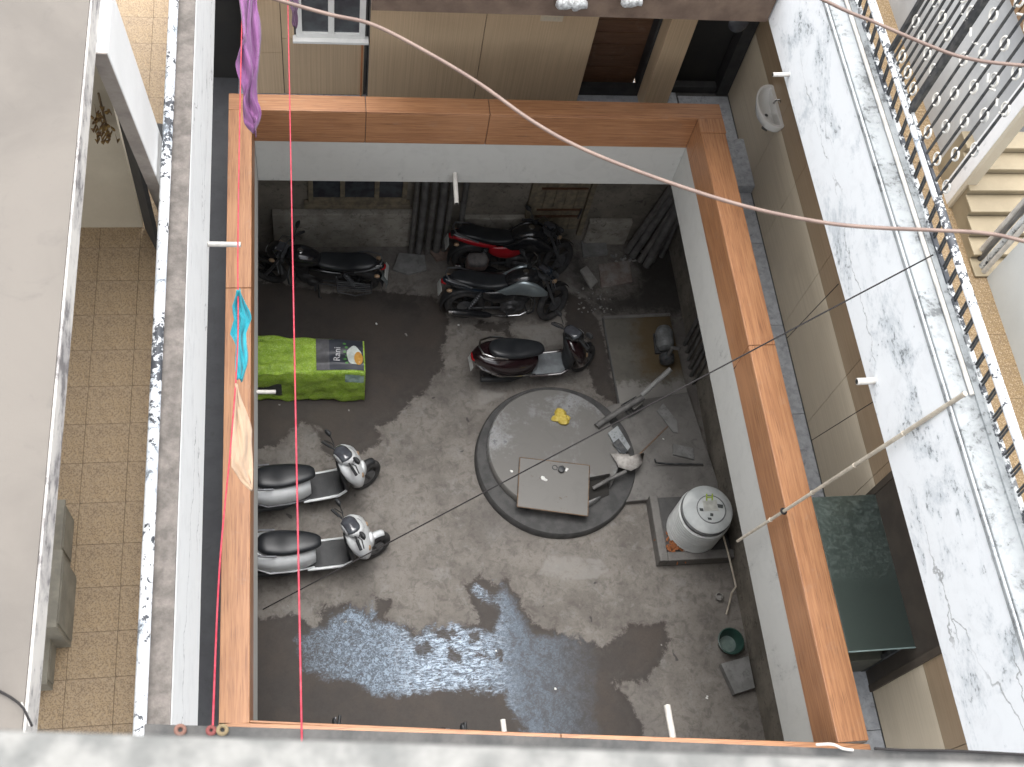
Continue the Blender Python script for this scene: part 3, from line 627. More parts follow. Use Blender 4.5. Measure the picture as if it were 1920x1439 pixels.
def mirror_pair(T, root, y, x, z, out=.12, up=.16):
    for s in (1, -1):
        mm = MB(T).tube([(x, s*y, z), (x-.01, s*(y+out*.4), z+up*.7), (x-.02, s*(y+out), z+up)], .006, 6).build('mirror', PLASTK, root, 'auto')
        MB(T).loft([(x-.035, .02, z+up-.025, z+up+.025, s*(y+out)), (x-.02, .062, z+up-.04, z+up+.045, s*(y+out)), (x+.012, .045, z+up-.03, z+up+.035, s*(y+out)), (x+.025, .01, z+up-.01, z+up+.01, s*(y+out))], 14).build('shell', PLASTK, mm, True)
def motorcycle(loc, rz, label, group, tank=PBLACK, side=PBLACK, accent=PBLACK, seat=SEATM, sang=.45, lean=-.15, guard=False, shroud=None, rim=ALLOY, plate=True, stripe=None):
    r = empty('motorcycle', loc, label, 'motorcycle', group, rz, lean); I = Matrix()
    T = steer((.46, 0, .95), (-.22, 0, .64), sang)
    wheel('wheel', (-.65, 0, .31), .31, r, I, rim, 5, .062); wheel('wheel', (.72, 0, .32), .32, r, T, rim, 5, .056)
    MB().loft([(.42, .05, .84, .93), (.36, .115, .78, 1.0), (.22, .155, .75, 1.04), (.06, .14, .75, 1.0), (-.06, .10, .77, .92), (-.10, .05, .79, .86)], 22).build('fuel_tank', tank, r, True)
    MB().lathe([(.045, 0), (.045, .012), (.03, .018)], (.2, 0, 1.035), 18).build('fuel_cap', CHROME, r, 'auto')
    MB().loft([(-.02, .07, .80, .87), (-.1, .125, .77, .875), (-.3, .15, .77, .87), (-.48, .15, .79, .90), (-.62, .15, .83, .945), (-.8, .12, .86, .96), (-.9, .05, .89, .94)], 20, 3).build('seat', seat, r, True)
    MB().loft([(-.25, .10, .62, .78), (-.5, .13, .66, .83), (-.8, .11, .74, .89), (-.98, .06, .8, .91), (-1.02, .03, .83, .88)], 18).build('tail_cowl', side, r, True)
    if stripe:
        for s in (1, -1): MB().loft([(-.32, .008, .70, .76, s*.135), (-.5, .018, .72, .80, s*.14), (-.75, .02, .77, .86, s*.12), (-.98, .008, .82, .88, s*.065)], 10).build('tail_stripe', stripe, r, True)
    for s in (1, -1):
        m = MB(); m.loft([(.08, .02, .58, .72, s*.12), (-.08, .035, .5, .76, s*.135), (-.28, .03, .52, .74, s*.14), (-.42, .01, .6, .72, s*.13)], 12, 3)
        m.build('side_panel', accent, r, True)
        if shroud:
            m = MB(); m.loft([(.54, .012, .72, .80, s*.20), (.36, .045, .68, .95, s*.18), (.14, .05, .70, 1.0, s*.155), (-.04, .03, .68, .88, s*.15), (-.26, .008, .62, .72, s*.14)], 14, 2.2)
            m.build('tank_shroud', shroud, r, True)
    m = MB(); m.loft([(-.12, .11, .22, .46), (0, .14, .2, .5), (.16, .13, .2, .48), (.26, .08, .24, .42)], 14, 3.5)
    for s in (1, -1): m.lathe([(.09, 0), (.1, .02), (.07, .05)], (.03, s*.12, .33), 18, (0, s, 0))
    for k in range(6): m.box((.10, -.09, .47+k*.04), (.28, .09, .488+k*.04))
    m.box((.12, -.07, .46), (.26, .07, .72)); m.build('engine', ENGINE, r, 'auto')
    ex = MB().tube([(.26, -.05, .6), (.36, -.08, .5), (.36, -.11, .3), (.2, -.14, .2), (-.1, -.16, .2), (-.28, -.18, .25)], .02, 10).build('exhaust', CHROME, r, 'auto')
    MB().tube([(-.26, -.18, .24), (-.34, -.19, .27), (-.82, -.215, .36), (-.86, -.215, .368)], [.03, .052, .056, .05], 14).build('muffler', PBLACK, ex, 'auto')
    MB().tube([(-.84, -.215, .364), (-.92, -.217, .378)], .04, 14).build('tip', CHROME, ex, 'auto')
    m = MB(); m.tube([(.45, 0, .92), (.3, 0, .82), (0, 0, .74), (-.3, 0, .7)], .028); m.tube([(.45, 0, .85), (.36, 0, .5), (.2, 0, .2), (-.2, 0, .2), (-.3, 0, .6)], .024)
    for s in (1, -1): m.tube([(-.1, s*.08, .32), (-.65, s*.1, .31)], .022); m.tube([(-.1, s*.1, .74), (-.6, s*.11, .8), (-.85, s*.09, .84)], .014)
    m.build('frame', PLASTK, r, 'auto')
    for s in (1, -1):
        m = MB(); m.tube([(-.6, s*.13, .33), (-.45, s*.13, .7)], .014)
        for k in range(7): m.torus((-.58+k*.019, s*.13, .38+k*.046), (.38, 0, .92), .03, .007, 12, 5)
        m.build('shock_absorber', GREYALLOY, r, 'auto')
    m = MB().tube([(-.05, .11, .42), (-.65, .115, .41), (-.72, .115, .34), (-.65, .115, .24), (-.05, .11, .25)], .012); m.build('chain_guard', PLASTK, r, 'auto')
    fk = MB(T)
    for s in (1, -1): fk.tube([(.43, s*.09, .98), (.58, s*.09, .58), (.7, s*.085, .31)], [.022, .024, .028], 10)
    fk.box((.40, -.13, .94), (.5, .13, .97)); fk.build('fork', GREYALLOY, r, 'auto')
    MB(T).arc((.72, 0, .32), .355, .55, 2.2, .06).build('front_mudguard', PBLACK, r, True, solid=.006)
    MB().arc((-.65, 0, .31), .38, .75, 3.35, .085).build('rear_mudguard', PLASTK, r, True, solid=.006)
    hb = MB(T).tube([(.30, -.38, 1.03), (.36, -.28, 1.06), (.44, -.12, 1.04), (.45, 0, 1.0), (.44, .12, 1.04), (.36, .28, 1.06), (.30, .38, 1.03)], .012, 8).build('handlebar', CHROME if side is PNAVY else PLASTK, r, 'auto')
    for s in (1, -1):
        MB(T).tube([(.355, s*.285, 1.06), (.29, s*.40, 1.025)], .019, 10).build('grip', PLASTK, hb, 'auto')
        MB(T).tube([(.39, s*.24, 1.05), (.40, s*.30, 1.045), (.34, s*.40, 1.01)], .007, 6).build('lever', GREYALLOY, hb, 'auto')
        MB(T).box((.35, s*.2-.03, 1.02), (.41, s*.2+.03, 1.075)).build('switch_box', PLASTK, hb, bevel=.006)
    mirror_pair(T, r, .24, .38, 1.06)
    for s in (1, -1):
        MB(T).tube([(.38, s*.22, 1.05), (.52, s*.16, 1.12), (.58, s*.06, 1.0), (.55, s*.03, .82), (.44, s*.05, .75)], .006, 6).build('control_cable', PLASTK, r, True)
    hd = MB(T).loft([(.50, .07, .86, 1.08), (.56, .115, .8, 1.09), (.64, .105, .79, 1.02), (.69, .06, .81, .95), (.70, .03, .83, .92)], 18).build('headlight', side if side is not PLASTK else PBLACK, r, True)
    MB(T).loft([(.675, .07, .815, .955), (.70, .055, .82, .945), (.712, .03, .84, .92)], 16).build('lamp_glass', LENS, hd, True)
    MB(T).box((.44, -.08, 1.04), (.53, .08, 1.09), Matrix.Translation((0, 0, 0))).build('instrument', GLASSK, r, bevel=.012)
    for x, yy, z, TT in ((.55, .17, .9, T), (.55, -.17, .9, T), (-.93, .15, .78, I), (-.93, -.15, .78, I)):
        m = MB(TT); m.loft([(x-.04, .01, z-.012, z+.012, yy), (x-.01, .028, z-.026, z+.026, yy), (x+.03, .024, z-.022, z+.022, yy), (x+.045, .006, z-.008, z+.008, yy)], 10); m.build('indicator', ORANGE, r, True)
    MB().loft([(-.97, .06, .78, .86), (-1.01, .055, .78, .86), (-1.045, .03, .8, .84)], 14).build('tail_light', REDL, r, True)
    if plate:
        p = MB().box((-.004, -.12, -.06), (.004, .12, .06), Matrix.Translation((-1.06, 0, .68)) @ Matrix.Rotation(.35, 4, 'Y')).build('number_plate', PLATE, r)
    MB().tube([(-.6, .17, .86), (-.75, .165, .93), (-.95, .11, .99), (-.99, 0, 1.0), (-.95, -.11, .99), (-.75, -.165, .93), (-.6, -.17, .86)], .013, 8).build('grab_rail', GREYALLOY, r, 'auto')
    for s in (1, -1):
        MB().tube([(-.02, s*.12, .3), (-.02, s*.26, .3)], .016).build('footrest', PLASTK, r, 'auto'); MB().tube([(-.38, s*.12, .4), (-.38, s*.22, .41)], .014).build('footrest', PLASTK, r, 'auto')
    MB().tube([(-.05, .12, .24), (-.08, .24, .03), (-.12, .25, .03)], .012).build('side_stand', PLASTK, r, 'auto')
    MB().tube([(.36, 0, .62), (.38, .2, .55), (.36, .25, .42), (.3, .2, .3), (.28, 0, .26), (.3, -.2, .3), (.36, -.25, .42), (.38, -.2, .55), (.36, 0, .62)], .013, 8).build('crash_guard', PLASTK, r, 'auto')
    if guard:
        m = MB(); m.tube([(-.34, .2, .72), (-.36, .24, .3), (-.62, .24, .22), (-.86, .22, .34), (-.86, .2, .66)], .011, 6)
        for k in range(5): m.tube([(-.36, .24, .34+k*.07), (-.84, .22, .38+k*.06)], .007, 6)
        m.build('leg_guard', GREYALLOY, r, 'auto')
        MB().arc((-.65, 0, .31), .44, 2.5, 3.3, .08).build('mud_flap', mat('grey rubber flap', (.22, .25, .25), None, 6), r, True, solid=.005)
    return r

def scooter(loc, rz, label, group, body=PWHITE, floor=MATG, sang=.7, lean=-.1, legshield=PLASTK, trim=None, cowl=None, mirrors=True, fender=None, plate=True):
    r = empty('scooter', loc, label, 'scooter', group, rz, lean); I = Matrix(); cowl = cowl or body
    T = steer((.50, 0, .9), (-.16, 0, .68), sang)
    wheel('wheel', (-.56, 0, .23), .23, r, I, GREYALLOY, 5, .055, False); wheel('wheel', (.80, 0, .25), .25, r, T, GREYALLOY, 5, .06)
    MB().loft([(-.0, .13, .27, .60), (-.12, .20, .28, .66), (-.32, .25, .30, .71), (-.55, .265, .36, .745), (-.75, .225, .44, .77), (-.9, .14, .53, .76), (-.98, .06, .6, .71)], 24, 3).build('body', body, r, True)
    for s in (1, -1): MB().tube([(-.02, s*.17, .30), (-.3, s*.255, .42), (-.6, s*.268, .47), (-.85, s*.185, .56), (-.97, s*.06, .62)], .012, 8).build('trim', trim or GREYALLOY, r, 'auto')
    MB().loft([(.08, .05, .68, .74), (.02, .10, .67, .77), (-.15, .15, .68, .80), (-.34, .175, .70, .815), (-.5, .175, .72, .85), (-.66, .14, .75, .865), (-.74, .06, .78, .84)], 22, 2.8).build('seat', SEATM, r, True)
    fb = MB().box((-.08, -.185, .27), (.44, .185, .315)).build('floorboard', floor, r, bevel=.012)
    for s in (1, -1): MB().tube([(-.12, s*.2, .3), (.1, s*.2, .29), (.36, s*.2, .295), (.47, s*.18, .36)], .02, 8).build('edge_trim', body, fb, 'auto')
    for k in range(5): MB().box((-.03+.09*k, -.15, .3155), (-.01+.09*k, .15, .322)).build('rib', floor, fb)
    TH = Matrix.Rotation(0, 4, 'Z')
    MB().loftz([(.32, .60, .06, .15), (.45, .645, .09, .22), (.6, .62, .12, .28), (.75, .56, .135, .295), (.88, .49, .11, .25), (.965, .43, .05, .14)]).build('front_apron', body, r, True)
    MB().loftz([(.30, .47, .05, .16), (.45, .49, .06, .20), (.65, .47, .07, .235), (.8, .435, .07, .22), (.91, .415, .05, .14)]).build('leg_shield', legshield, r, True)
    MB().loft([(.68, .05, .50, .68), (.735, .09, .46, .70), (.76, .07, .48, .66), (.775, .03, .53, .62)], 14).build('nose_panel', cowl, r, True)
    m = MB(T); m.arc((.80, 0, .25), .285, 1.0, 2.1, .055, crown=.03); m.build('front_mudguard', fender or body, r, True, solid=.008)
    m = MB(T)
    for s in (1, -1): m.tube([(.53, s*.05, .6), (.74, s*.08, .38), (.80, s*.08, .25)], .02, 8)
    m.build('fork', PLASTK, r, 'auto')
    hc = MB(T).loft([(.62, .06, .94, 1.0), (.58, .12, .92, 1.05), (.51, .165, .93, 1.09), (.43, .15, .94, 1.10), (.36, .08, .97, 1.07)], 20, 2.4).build('handlebar_cowl', cowl, r, True)
    MB(T).loft([(.37, .10, 1.0, 1.095), (.44, .135, 1.04, 1.112), (.52, .12, 1.05, 1.104), (.56, .07, 1.04, 1.08)], 14).build('instrument', GLASSK, hc, True)
    MB(T).loft([(.57, .10, .94, 1.035), (.615, .085, .945, 1.01), (.635, .05, .955, .99)], 16).build('headlight', LENS, r, True)
    hb = MB(T).tube([(.40, -.35, 1.02), (.44, -.15, 1.02), (.45, 0, 1.01), (.44, .15, 1.02), (.40, .35, 1.02)], .013, 8).build('handlebar', PLASTK, r, 'auto')
    for s in (1, -1):
        MB(T).tube([(.425, s*.22, 1.02), (.395, s*.36, 1.02)], .021, 10).build('grip', PLASTK, hb, 'auto')
        MB(T).tube([(.46, s*.18, 1.025), (.48, s*.24, 1.02), (.44, s*.36, 1.01)], .008, 6).build('lever', PLASTK, hb, 'auto')
    if mirrors: mirror_pair(T, r, .2, .47, 1.07, .1, .15)
    for s in (1, -1):
        MB().loft([(.63, .02, .66, .72, s*.19), (.69, .035, .65, .73, s*.17), (.71, .02, .67, .71, s*.165)], 10).build('indicator', ORANGE, r, True)
    MB().tube([(-.5, .19, .79), (-.7, .185, .84), (-.86, .12, .87), (-.9, 0, .875), (-.86, -.12, .87), (-.7, -.185, .84), (-.5, -.19, .79)], .015, 8).build('grab_rail', GREYALLOY if body is not PMAROON else CHROME, r, 'auto')
    MB().loft([(-.93, .10, .6, .72), (-.985, .07, .61, .7), (-1.0, .03, .63, .68)], 14).build('tail_light', REDL, r, True)
    MB().arc((-.56, 0, .22), .27, 1.6, 3.4, .08).build('rear_mudguard', PLASTK, r, True, solid=.006)
    MB().loft([(-.3, .07, .14, .3, .13), (-.55, .08, .14, .32, .14), (-.72, .04, .18, .28, .14)], 12).build('engine', ENGINE, r, True)
    MB().tube([(-.2, -.12, .2), (-.4, -.17, .22), (-.85, -.18, .3)], [.02, .045, .04], 12).build('exhaust', PLASTK, r, 'auto')
    MB().tube([(-.1, .14, .25), (-.16, .26, .03), (-.22, .27, .02)], .013).build('side_stand', GREYALLOY, r, 'auto')
    if plate: MB().box((-.003, -.12, -.05), (.003, .12, .05), Matrix.Translation((-.99, 0, .5)) @ Matrix.Rotation(.3, 4, 'Y')).build('number_plate', PLATE, r)
    return r

GM = 'motorcycles parked in the yard'; GS = 'scooters parked in the yard'
motorcycle((.02, 9.62, .005), math.radians(172), 'black motorcycle with leg guard and mud flap at the left back wall', GM, guard=True, sang=-.3, lean=-.12)
motorcycle((3.05, 9.78, .005), math.radians(-2), 'black motorcycle with red side panels nearest the back wall', GM, side=PBLACK, accent=PRED, shroud=PBLACK, stripe=PRED, sang=.65, rim=GREYALLOY)
motorcycle((2.88, 8.98, .005), math.radians(-1), 'black motorcycle with silver tank shrouds in front of the red one', GM, side=PNAVY, accent=PBLACK, shroud=PSILV, sang=.65)
motorcycle((.60, 2.60, .005), math.radians(178), 'black motorcycle mostly hidden under the near parapet edge', GM, sang=.4)
scooter((3.2, 7.93, .005), math.radians(4), 'maroon and black scooter beside the round concrete platform', GS, body=PMAROON, legshield=PLASTK, sang=.62, cowl=PBLACK, fender=PBLACK, trim=CHROME)
scooter((-.13, 6.10, .005), math.radians(9), 'white scooter with black floor, farther of the white pair', GS, floor=PLASTK, sang=.5, fender=PLASTK)
scooter((-.08, 5.13, .005), math.radians(4), 'white scooter with dark handlebar, nearer of the white pair', GS, floor=PLASTK, sang=.45, trim=PWHITE)
scooter((2.12, 2.40, .005), math.radians(176), 'dark scooter under the near parapet with only its edge showing', GS, body=PBLACK, sang=.3)

# small blanket bag on the scooter rail between the two motorcycles
bg_ = empty('bag', (2.42, 9.52, .72), 'worn brown grey saddle bag hanging on the red motorcycle', 'bag')
MB().loft([(-.17, .03, -.12, .06), (-.12, .09, -.16, .1), (.1, .095, -.16, .1), (.17, .03, -.1, .06)], 16, 4).build('body', mat('dusty brown cloth', (.15, .10, .09), (.09, .07, .065), 14, .9, .3, 80), bg_, True)
MB().loft([(-.15, .05, .0, .1), (-.1, .10, -.02, .115), (.1, .10, -.02, .115), (.15, .05, 0, .1)], 16, 4).build('flap', mat('dusty grey cloth', (.13, .12, .115), (.08, .075, .075), 14, .9, .3, 80), bg_, True)

# ================================================================== YARD FURNITURE
# round platform over the tank, with its hatch
rw = empty('well_platform', (3.385, 6.5, 0), 'round raised concrete platform in the middle of the yard', 'platform')
def circ(r, n=64, sx=0, sy=0, a0=0): return [(sx+r*math.cos(a0+k*2*PI/n), sy+r*math.sin(a0+k*2*PI/n)) for k in range(n)]
dim = [1+.008*math.sin(k*1.7)+.006*math.sin(k*.9+1) for k in range(72)]
MB().lathe([(1.185, -.01), (1.175, .11), (1.155, .14), (.5, .14)], seg=72).build('base', mat('dark platform base', (.082, .081, .08), (.055, .055, .055), 6, .9, .3, 50), rw, 'auto')
disc = MB().lathe([(.968, .135), (.965, .25), (.945, .275), (.2, .28)], (-.045, .10, 0), 72).build('disc', DISCTOP, rw, 'auto')
ho = [pt(q[0], q[1], .28)-Vector((3.385, 6.5, 0)) for q in ((1100, 896), (1144, 888), (1146, 922), (1102, 940))]
cut = MB().prism([(p.x, p.y) for p in ho], .142, .8).build('cut', VOID)
md = disc.modifiers.new('b', 'BOOLEAN'); md.object = cut; md.operation = 'DIFFERENCE'; cut.parent = rw
bpy.context.view_layer.update()
dg = bpy.context.evaluated_depsgraph_get(); nm_ = bpy.data.meshes.new_from_object(disc.evaluated_get(dg)); disc.modifiers.clear(); disc.data = nm_
bpy.data.objects.remove(cut)
MB().prism([(p.x, p.y) for p in ho], .143, .15).build('opening', VOID, rw)
hp = [pt(q[0], q[1], .33) for q in ((975, 858), (1105, 873), (1102, 968), (970, 950))]
hc = sum(hp, Vector())/4; ha = empty('hatch_cover', (hc.x, hc.y, .31), 'square grey metal hatch cover lying on the round platform', 'hatch')
HM = mouldy('grey hatch steel', (.165, .16, .15), dark=(.1, .075, .05), grey=(.17, .165, .155), th=.6, crack=False, scale=2, rough=.6)
MB().prism([(p.x-hc.x, p.y-hc.y) for p in hp], 0, .022).build('plate', HM, ha, bevel=.003)
rust = mat('rusty edge', (.2, .13, .08), (.12, .09, .07), 20, .9, .2, 60)
for i in range(4):
    a, b = hp[i]-hc, hp[(i+1) % 4]-hc; a.z = b.z = .018; MB().tube([a, b], .009, 6).build('rim', rust, ha)
MB().torus((.05, .28, .026), (0, 0, 1), .035, .006, 16, 6).build('handle', IRON, ha, True)
tag(MB().lathe([(.045, 0), (.05, .05), (.035, .06)], pt(1052, 882, .334), 16).build('cap', IRON, smooth='auto'), 'small dark round cap standing on the hatch cover', 'cap')
def lump(name, c, r, m, label, cat, n=9, sq=.6, group=None):
    mb = MB(); c = Vector(c)
    for k in range(n):
        a = random.uniform(0, 6.28); d = r*.6*random.random()
        x, y = c.x+d*math.cos(a), c.y+d*math.sin(a); rr = r*random.uniform(.3, .55)
        mb.loft([(x-rr, rr*.2, c.z, c.z+rr*sq*.5, y), (x-rr*.5, rr*.8, c.z, c.z+rr*sq*1.4, y+rr*.1), (x+rr*.4, rr*.7, c.z, c.z+rr*sq*1.7, y-rr*.1), (x+rr, rr*.2, c.z, c.z+rr*sq*.5, y)], 7, 2.0, 2)
    return tag(mb.build(name, m), label, cat, group)
lump('plastic_bag', pt(1050, 785, .281), .16, mat('crumpled yellow plastic', (.62, .5, .12), (.5, .36, .05), 30, .45, .3, 60), 'crumpled yellow plastic bag on top of the round platform', 'plastic bag', 14)
for n, q in enumerate(((1020, 899), (1062, 882), (960, 884))):
    lump('paper_scrap', pt(q[0], q[1], .334 if n < 2 else .281), (.055, .04, .03)[n], WHITEP, ('larger white paper scrap in the middle of the hatch cover', 'smaller white paper scrap next to the black cap', 'tiny white paper scrap left of the hatch cover')[n], 'paper scrap', 4, .4)
# apron between platform and the wall
AP = [pt(*q, .12) for q in ((1165, 942), (1152, 860), (1120, 770), (1150, 758), (1290, 735), (1345, 900), (1352, 935), (1218, 937))]
tag(MB().prism([(p.x, p.y) for p in AP], -.02, .118).build('concrete_apron', CONC, bevel=.012), 'low concrete apron from the round platform to the right wall', 'platform')
# the drum's stand
sA = empty('drum_stand', (5.2, 5.35, 0), 'raised square concrete stand with kerb under the ribbed tank', 'platform')
MB().box((-.55, -.5, -.02), (.53, .47, .15)).build('slab', CONCD, sA, bevel=.01)
MB().box((-.56, -.51, .0), (-.44, .48, .235)).build('kerb', CONC, sA, bevel=.015); MB().box((-.438, -.51, .0), (.53, -.38, .235)).build('kerb', CONC, sA, bevel=.015)
# ribbed tank
dr = empty('water_tank', (5.20, 5.30, .152), 'ribbed white plastic tank with marked lid on concrete stand', 'tank')
WT = mat('weathered white plastic', (.68, .71, .70), (.52, .55, .55), 5, .5, .1, 40, grain=.08)
MB().lathe([(.33, 0), (.342, .02), (.342, .70), (.36, .72), (.36, .755), (.33, .78)], seg=48).build('body', mat('groove shade plastic', (.16, .17, .17), (.1, .105, .105), 8, .5, .1, 40), dr, 'auto')  # dark cylinder behind the ribs paints the shade in the grooves
RIBM = mat('pale ribbed plastic', (.70, .72, .71), (.58, .60, .59), 5, .45, .1, 40, grain=.08)
for k in range(10):
    MB().lathe([(.343, .022+k*.068), (.368, .026+k*.068), (.38, .042+k*.068), (.368, .058+k*.068), (.34, .062+k*.068)], seg=48, cap=False).build('rib', RIBM, dr, True)
ld = MB().lathe([(.345, .781), (.35, .80), (.31, .835), (.2, .86), (.05, .87)], seg=48).build('lid', WT, dr, 'auto')
MB().torus((.03, -.02, .858), (0, 0, 1), .2, .009, 40, 6).build('rim', mat('dark seam', (.22, .23, .23), None, 8), ld, True)
def flat(name, polys, z, m, parent): 
    mb = MB(); [mb.prism(q, z, z+.004) for q in polys]; return mb.build(name, m, parent)
flat('yellow_mark', [[(-.03, .1), (-.01, .1), (.01, .2), (-.01, .2)], [(.05, .1), (.07, .1), (.09, .2), (.07, .2)], [(-.005, .14), (.06, .14), (.06, .16), (-.005, .16)]], .871, mat('lime mark', (.45, .6, .08), None, 9, .6, 0, grain=0), ld)
flat('label', [[(.1, .0), (.19, -.02), (.2, .03), (.11, .05)], [(-.14, -.04), (-.09, -.05), (-.09, -.01), (-.14, 0)], [(-.05, -.17), (0, -.18), (0, -.15), (-.05, -.14)], [(-.01, -.12), (.03, -.13), (.04, -.09), (0, -.08)]], .871, mat('dark smudges', (.09, .1, .1), None, 9, .6, 0, grain=0), ld)
MB().box((-.08, -.05, .873), (.12, .1, .879)).build('panel', mat('pale lid patch', (.62, .63, .58), None, 9, .5, 0, grain=0), ld)
# leaves on the stand
lv = empty('leaves', (4.87, 5.05, .2), 'heap of orange brown dry leaves at foot of the tank', 'leaves')
LM = mat('dry orange leaf', (.36, .13, .04), (.24, .09, .04), 30, .8, 0, grain=0)
lm0 = None
for k in range(110):
    if lm0 is None: lm0 = MB().add([(-.03, 0, 0), (0, -.015, .006), (.035, 0, .002), (0, .015, .008)], [(0, 1, 2), (0, 2, 3)]).build('leaf', LM, lv); o = lm0
    else: o = lm0.copy(); COL.objects.link(o)
    a = random.uniform(0, 6.28); d = min(.3, abs(random.gauss(0, .12))); o.location = (d*math.cos(a), d*math.sin(a)*.8, .004+random.random()*.07*(1-d/.16)); o.rotation_euler = (random.uniform(-.6, .6), random.uniform(-.6, .6), random.uniform(0, 6.28))

# hand pump pipe and bits on the platform's right edge
def tube_thing(name, pts, r, m, label, cat, group=None, seg=10): return tag(MB().tube(pts, r, seg).build(name, m, smooth='auto'), label, cat, group)
tube_thing('pipe', [pt(1119, 800, .33), pt(1124, 795, .34), pt(1160, 772, .36), pt(1206, 745, .42)], [.05, .045, .045, .048], PVCG, 'dark grey pipe with open mouth lying on the platform edge', 'pipe')
tube_thing('pipe', [pt(1203, 741, .45), pt(1258, 692, .75)], .04, mat('pale grey pipe', (.3, .3, .29), (.22, .22, .21), 8, .6), 'pale grey pipe leaning up towards the pump motor', 'pipe')
tube_thing('pipe', [pt(1112, 916, .22), pt(1140, 900, .32), pt(1174, 884, .33)], .028, PVCG, 'grey pipe leading into the dark platform opening', 'pipe')
tube_thing('rod', [pt(1193, 858, .36), pt(1252, 800, .3)], .012, rust, 'thin rusty rod leaning on the torn white rag', 'rod')
tube_thing('pipe', [pt(1228, 862, .3), pt(1230, 868, .2), pt(1250, 870, .16), pt(1318, 871, .16)], .014, IRON, 'thin dark water pipe with tap on the concrete apron', 'pipe')
cr = empty('wire_basket', pt(1186, 762, .2), 'small wire basket under the pale stone by the platform', 'basket', rz=.5)
m = MB()
for k in range(7): m.box((-.14+k*.045, -.1, .0), (-.132+k*.045, .1, .008))
for k in range(4): m.box((-.14, -.1+k*.065, .009), (.14, -.092+k*.065, .016))
m.build('mesh', IRON, cr)
MB().tube([(-.14, -.1, 0), (-.14, .1, 0), (.14, .1, 0), (.14, -.1, 0), (-.14, -.1, 0)], .012, 6).build('rim', IRON, cr)
def slab(q, z, th, m, label, cat='stone', group=None, name='stone'):
    P = [pt(a, b, z) for a, b in q]; return tag(MB().prism([(p.x, p.y) for p in P], z-th, z).build(name, m, bevel=.006), label, cat, group)
ST1 = floor_plain('grey stone', (.24, .24, .235), (.17, .17, .165), (.11, .11, .105), 5)
ST2 = floor_plain('pale stone', (.33, .32, .30), (.25, .24, .225), (.15, .14, .13), 5)
slab([(1180, 755), (1198, 742), (1206, 755), (1190, 768)], .29, .05, ST2, 'pale broken stone on the wire basket')
slab([(1140, 812), (1158, 798), (1182, 838), (1172, 852), (1160, 846)], .325, .035, mouldy('crusted board', (.32, .34, .35), dark=(.12, .13, .13), grey=(.24, .26, .27), th=.5, crack=False, scale=8), 'lime crusted grey board on the right of the platform', 'board', None, 'board')
slab([(1148, 832), (1160, 822), (1178, 846), (1170, 852)], .345, .014, IRON, 'dark metal strip on the crusted board', 'metal strip', None, 'metal_strip')
slab([(1232, 770), (1244, 756), (1270, 790), (1271, 812), (1262, 810)], .15, .03, ST1, 'long pale stone lying near the wall right of the platform')
slab([(1262, 832), (1300, 840), (1302, 862), (1262, 852)], .155, .035, ST1, 'flat grey stone by the thin dark pipe')
slab([(736, 505), (748, 474), (796, 478), (800, 506), (766, 514)], .04, .05, ST1, 'square grey paving stone between the left and middle motorcycles')
slab([(1088, 506), (1100, 498), (1122, 528), (1108, 540)], .04, .05, ST2, 'narrow pale stone slab beside the front wheel')
slab([(1122, 496), (1180, 488), (1186, 528), (1128, 540)], .035, .045, floor_plain('stained slab', (.28, .27, .25), (.2, .15, .13), (.13, .09, .08), 4), 'broad pale stone slab with brown stain near the pipe pile')
slab([(1090, 452), (1136, 450), (1140, 476), (1094, 480)], .05, .06, ST1, 'grey stone slab at the foot of the back wall')
slab([(1352, 1245), (1404, 1230), (1416, 1290), (1378, 1302)], .12, .12, ST1, 'low rough stone block beside the green tub')
slab([(806, 470), (842, 464), (846, 484), (818, 488)], .06, .05, mat('broken brick', (.24, .17, .14), (.17, .13, .11), 18, .9), 'broken reddish brick piece under the leaning pipes', 'brick', None, 'brick')
# torn white rag
rg = empty('rag', pt(1172, 862, .34), 'torn white rag spread at the right of the platform', 'rag')
P = [pt(a, b, .34)-rg.location for a, b in ((1144, 850), (1165, 853), (1180, 852), (1190, 858), (1208, 850), (1204, 868), (1196, 878), (1182, 885), (1172, 880), (1160, 876), (1154, 866))]
m = MB(); n = len(P); vs = [(p.x, p.y, random.uniform(-.02, .03)) for p in P]+[(p.x*.5, p.y*.5, random.uniform(.02, .06)) for p in P]+[(0, 0, .05)]
m.add(vs, [(i, (i+1) % n, n+(i+1) % n, n+i) for i in range(n)]+[(n+i, n+(i+1) % n, 2*n) for i in range(n)])
m.build('cloth', mat('grimy white rag', (.5, .48, .45), (.33, .31, .29), 14, .9, .3, 60), rg, True, solid=.004)

# wash tray with the pump motor
TR = [pt(*q, .08) for q in ((1131, 596), (1256, 590), (1290, 735), (1162, 762))]
t = NT('wet tray concrete'); n1 = t.noise(1.6, 5, .6); n2 = t.noise(8, 6, .7)
sx = t.n('ShaderNodeSeparateXYZ'); t.l(t.tc.outputs['Object'], sx.inputs[0])
base = t.mix(t.step(n1, .4, .6), (.15, .14, .12), (.115, .108, .092)); base = t.mix(t.math('MULTIPLY', t.step(n2, .5, .7), .5), base, (.07, .066, .056))
ye = t.math('MULTIPLY', t.step(t.math('ADD', sx.outputs[0], t.math('MULTIPLY', n2, .5)), 4.98, 5.35), t.step(t.math('ADD', sx.outputs[1], t.math('MULTIPLY', n2, .5)), 7.95, 8.25))
base = t.mix(t.math('MULTIPLY', ye, .75), base, (.10, .062, .018))
pa = t.step(t.math('ADD', sx.outputs[1], t.math('MULTIPLY', n2, .6)), 8.1, 7.95); base = t.mix(t.math('MULTIPLY', pa, .8), base, (.27, .26, .245))
t.col(base); t.b.inputs['Roughness'].default_value = .6; t.bump(n2, .3, .01)
wt = empty('wash_tray', (0, 0, 0), 'wet stained concrete wash tray beside the right wall', 'platform')
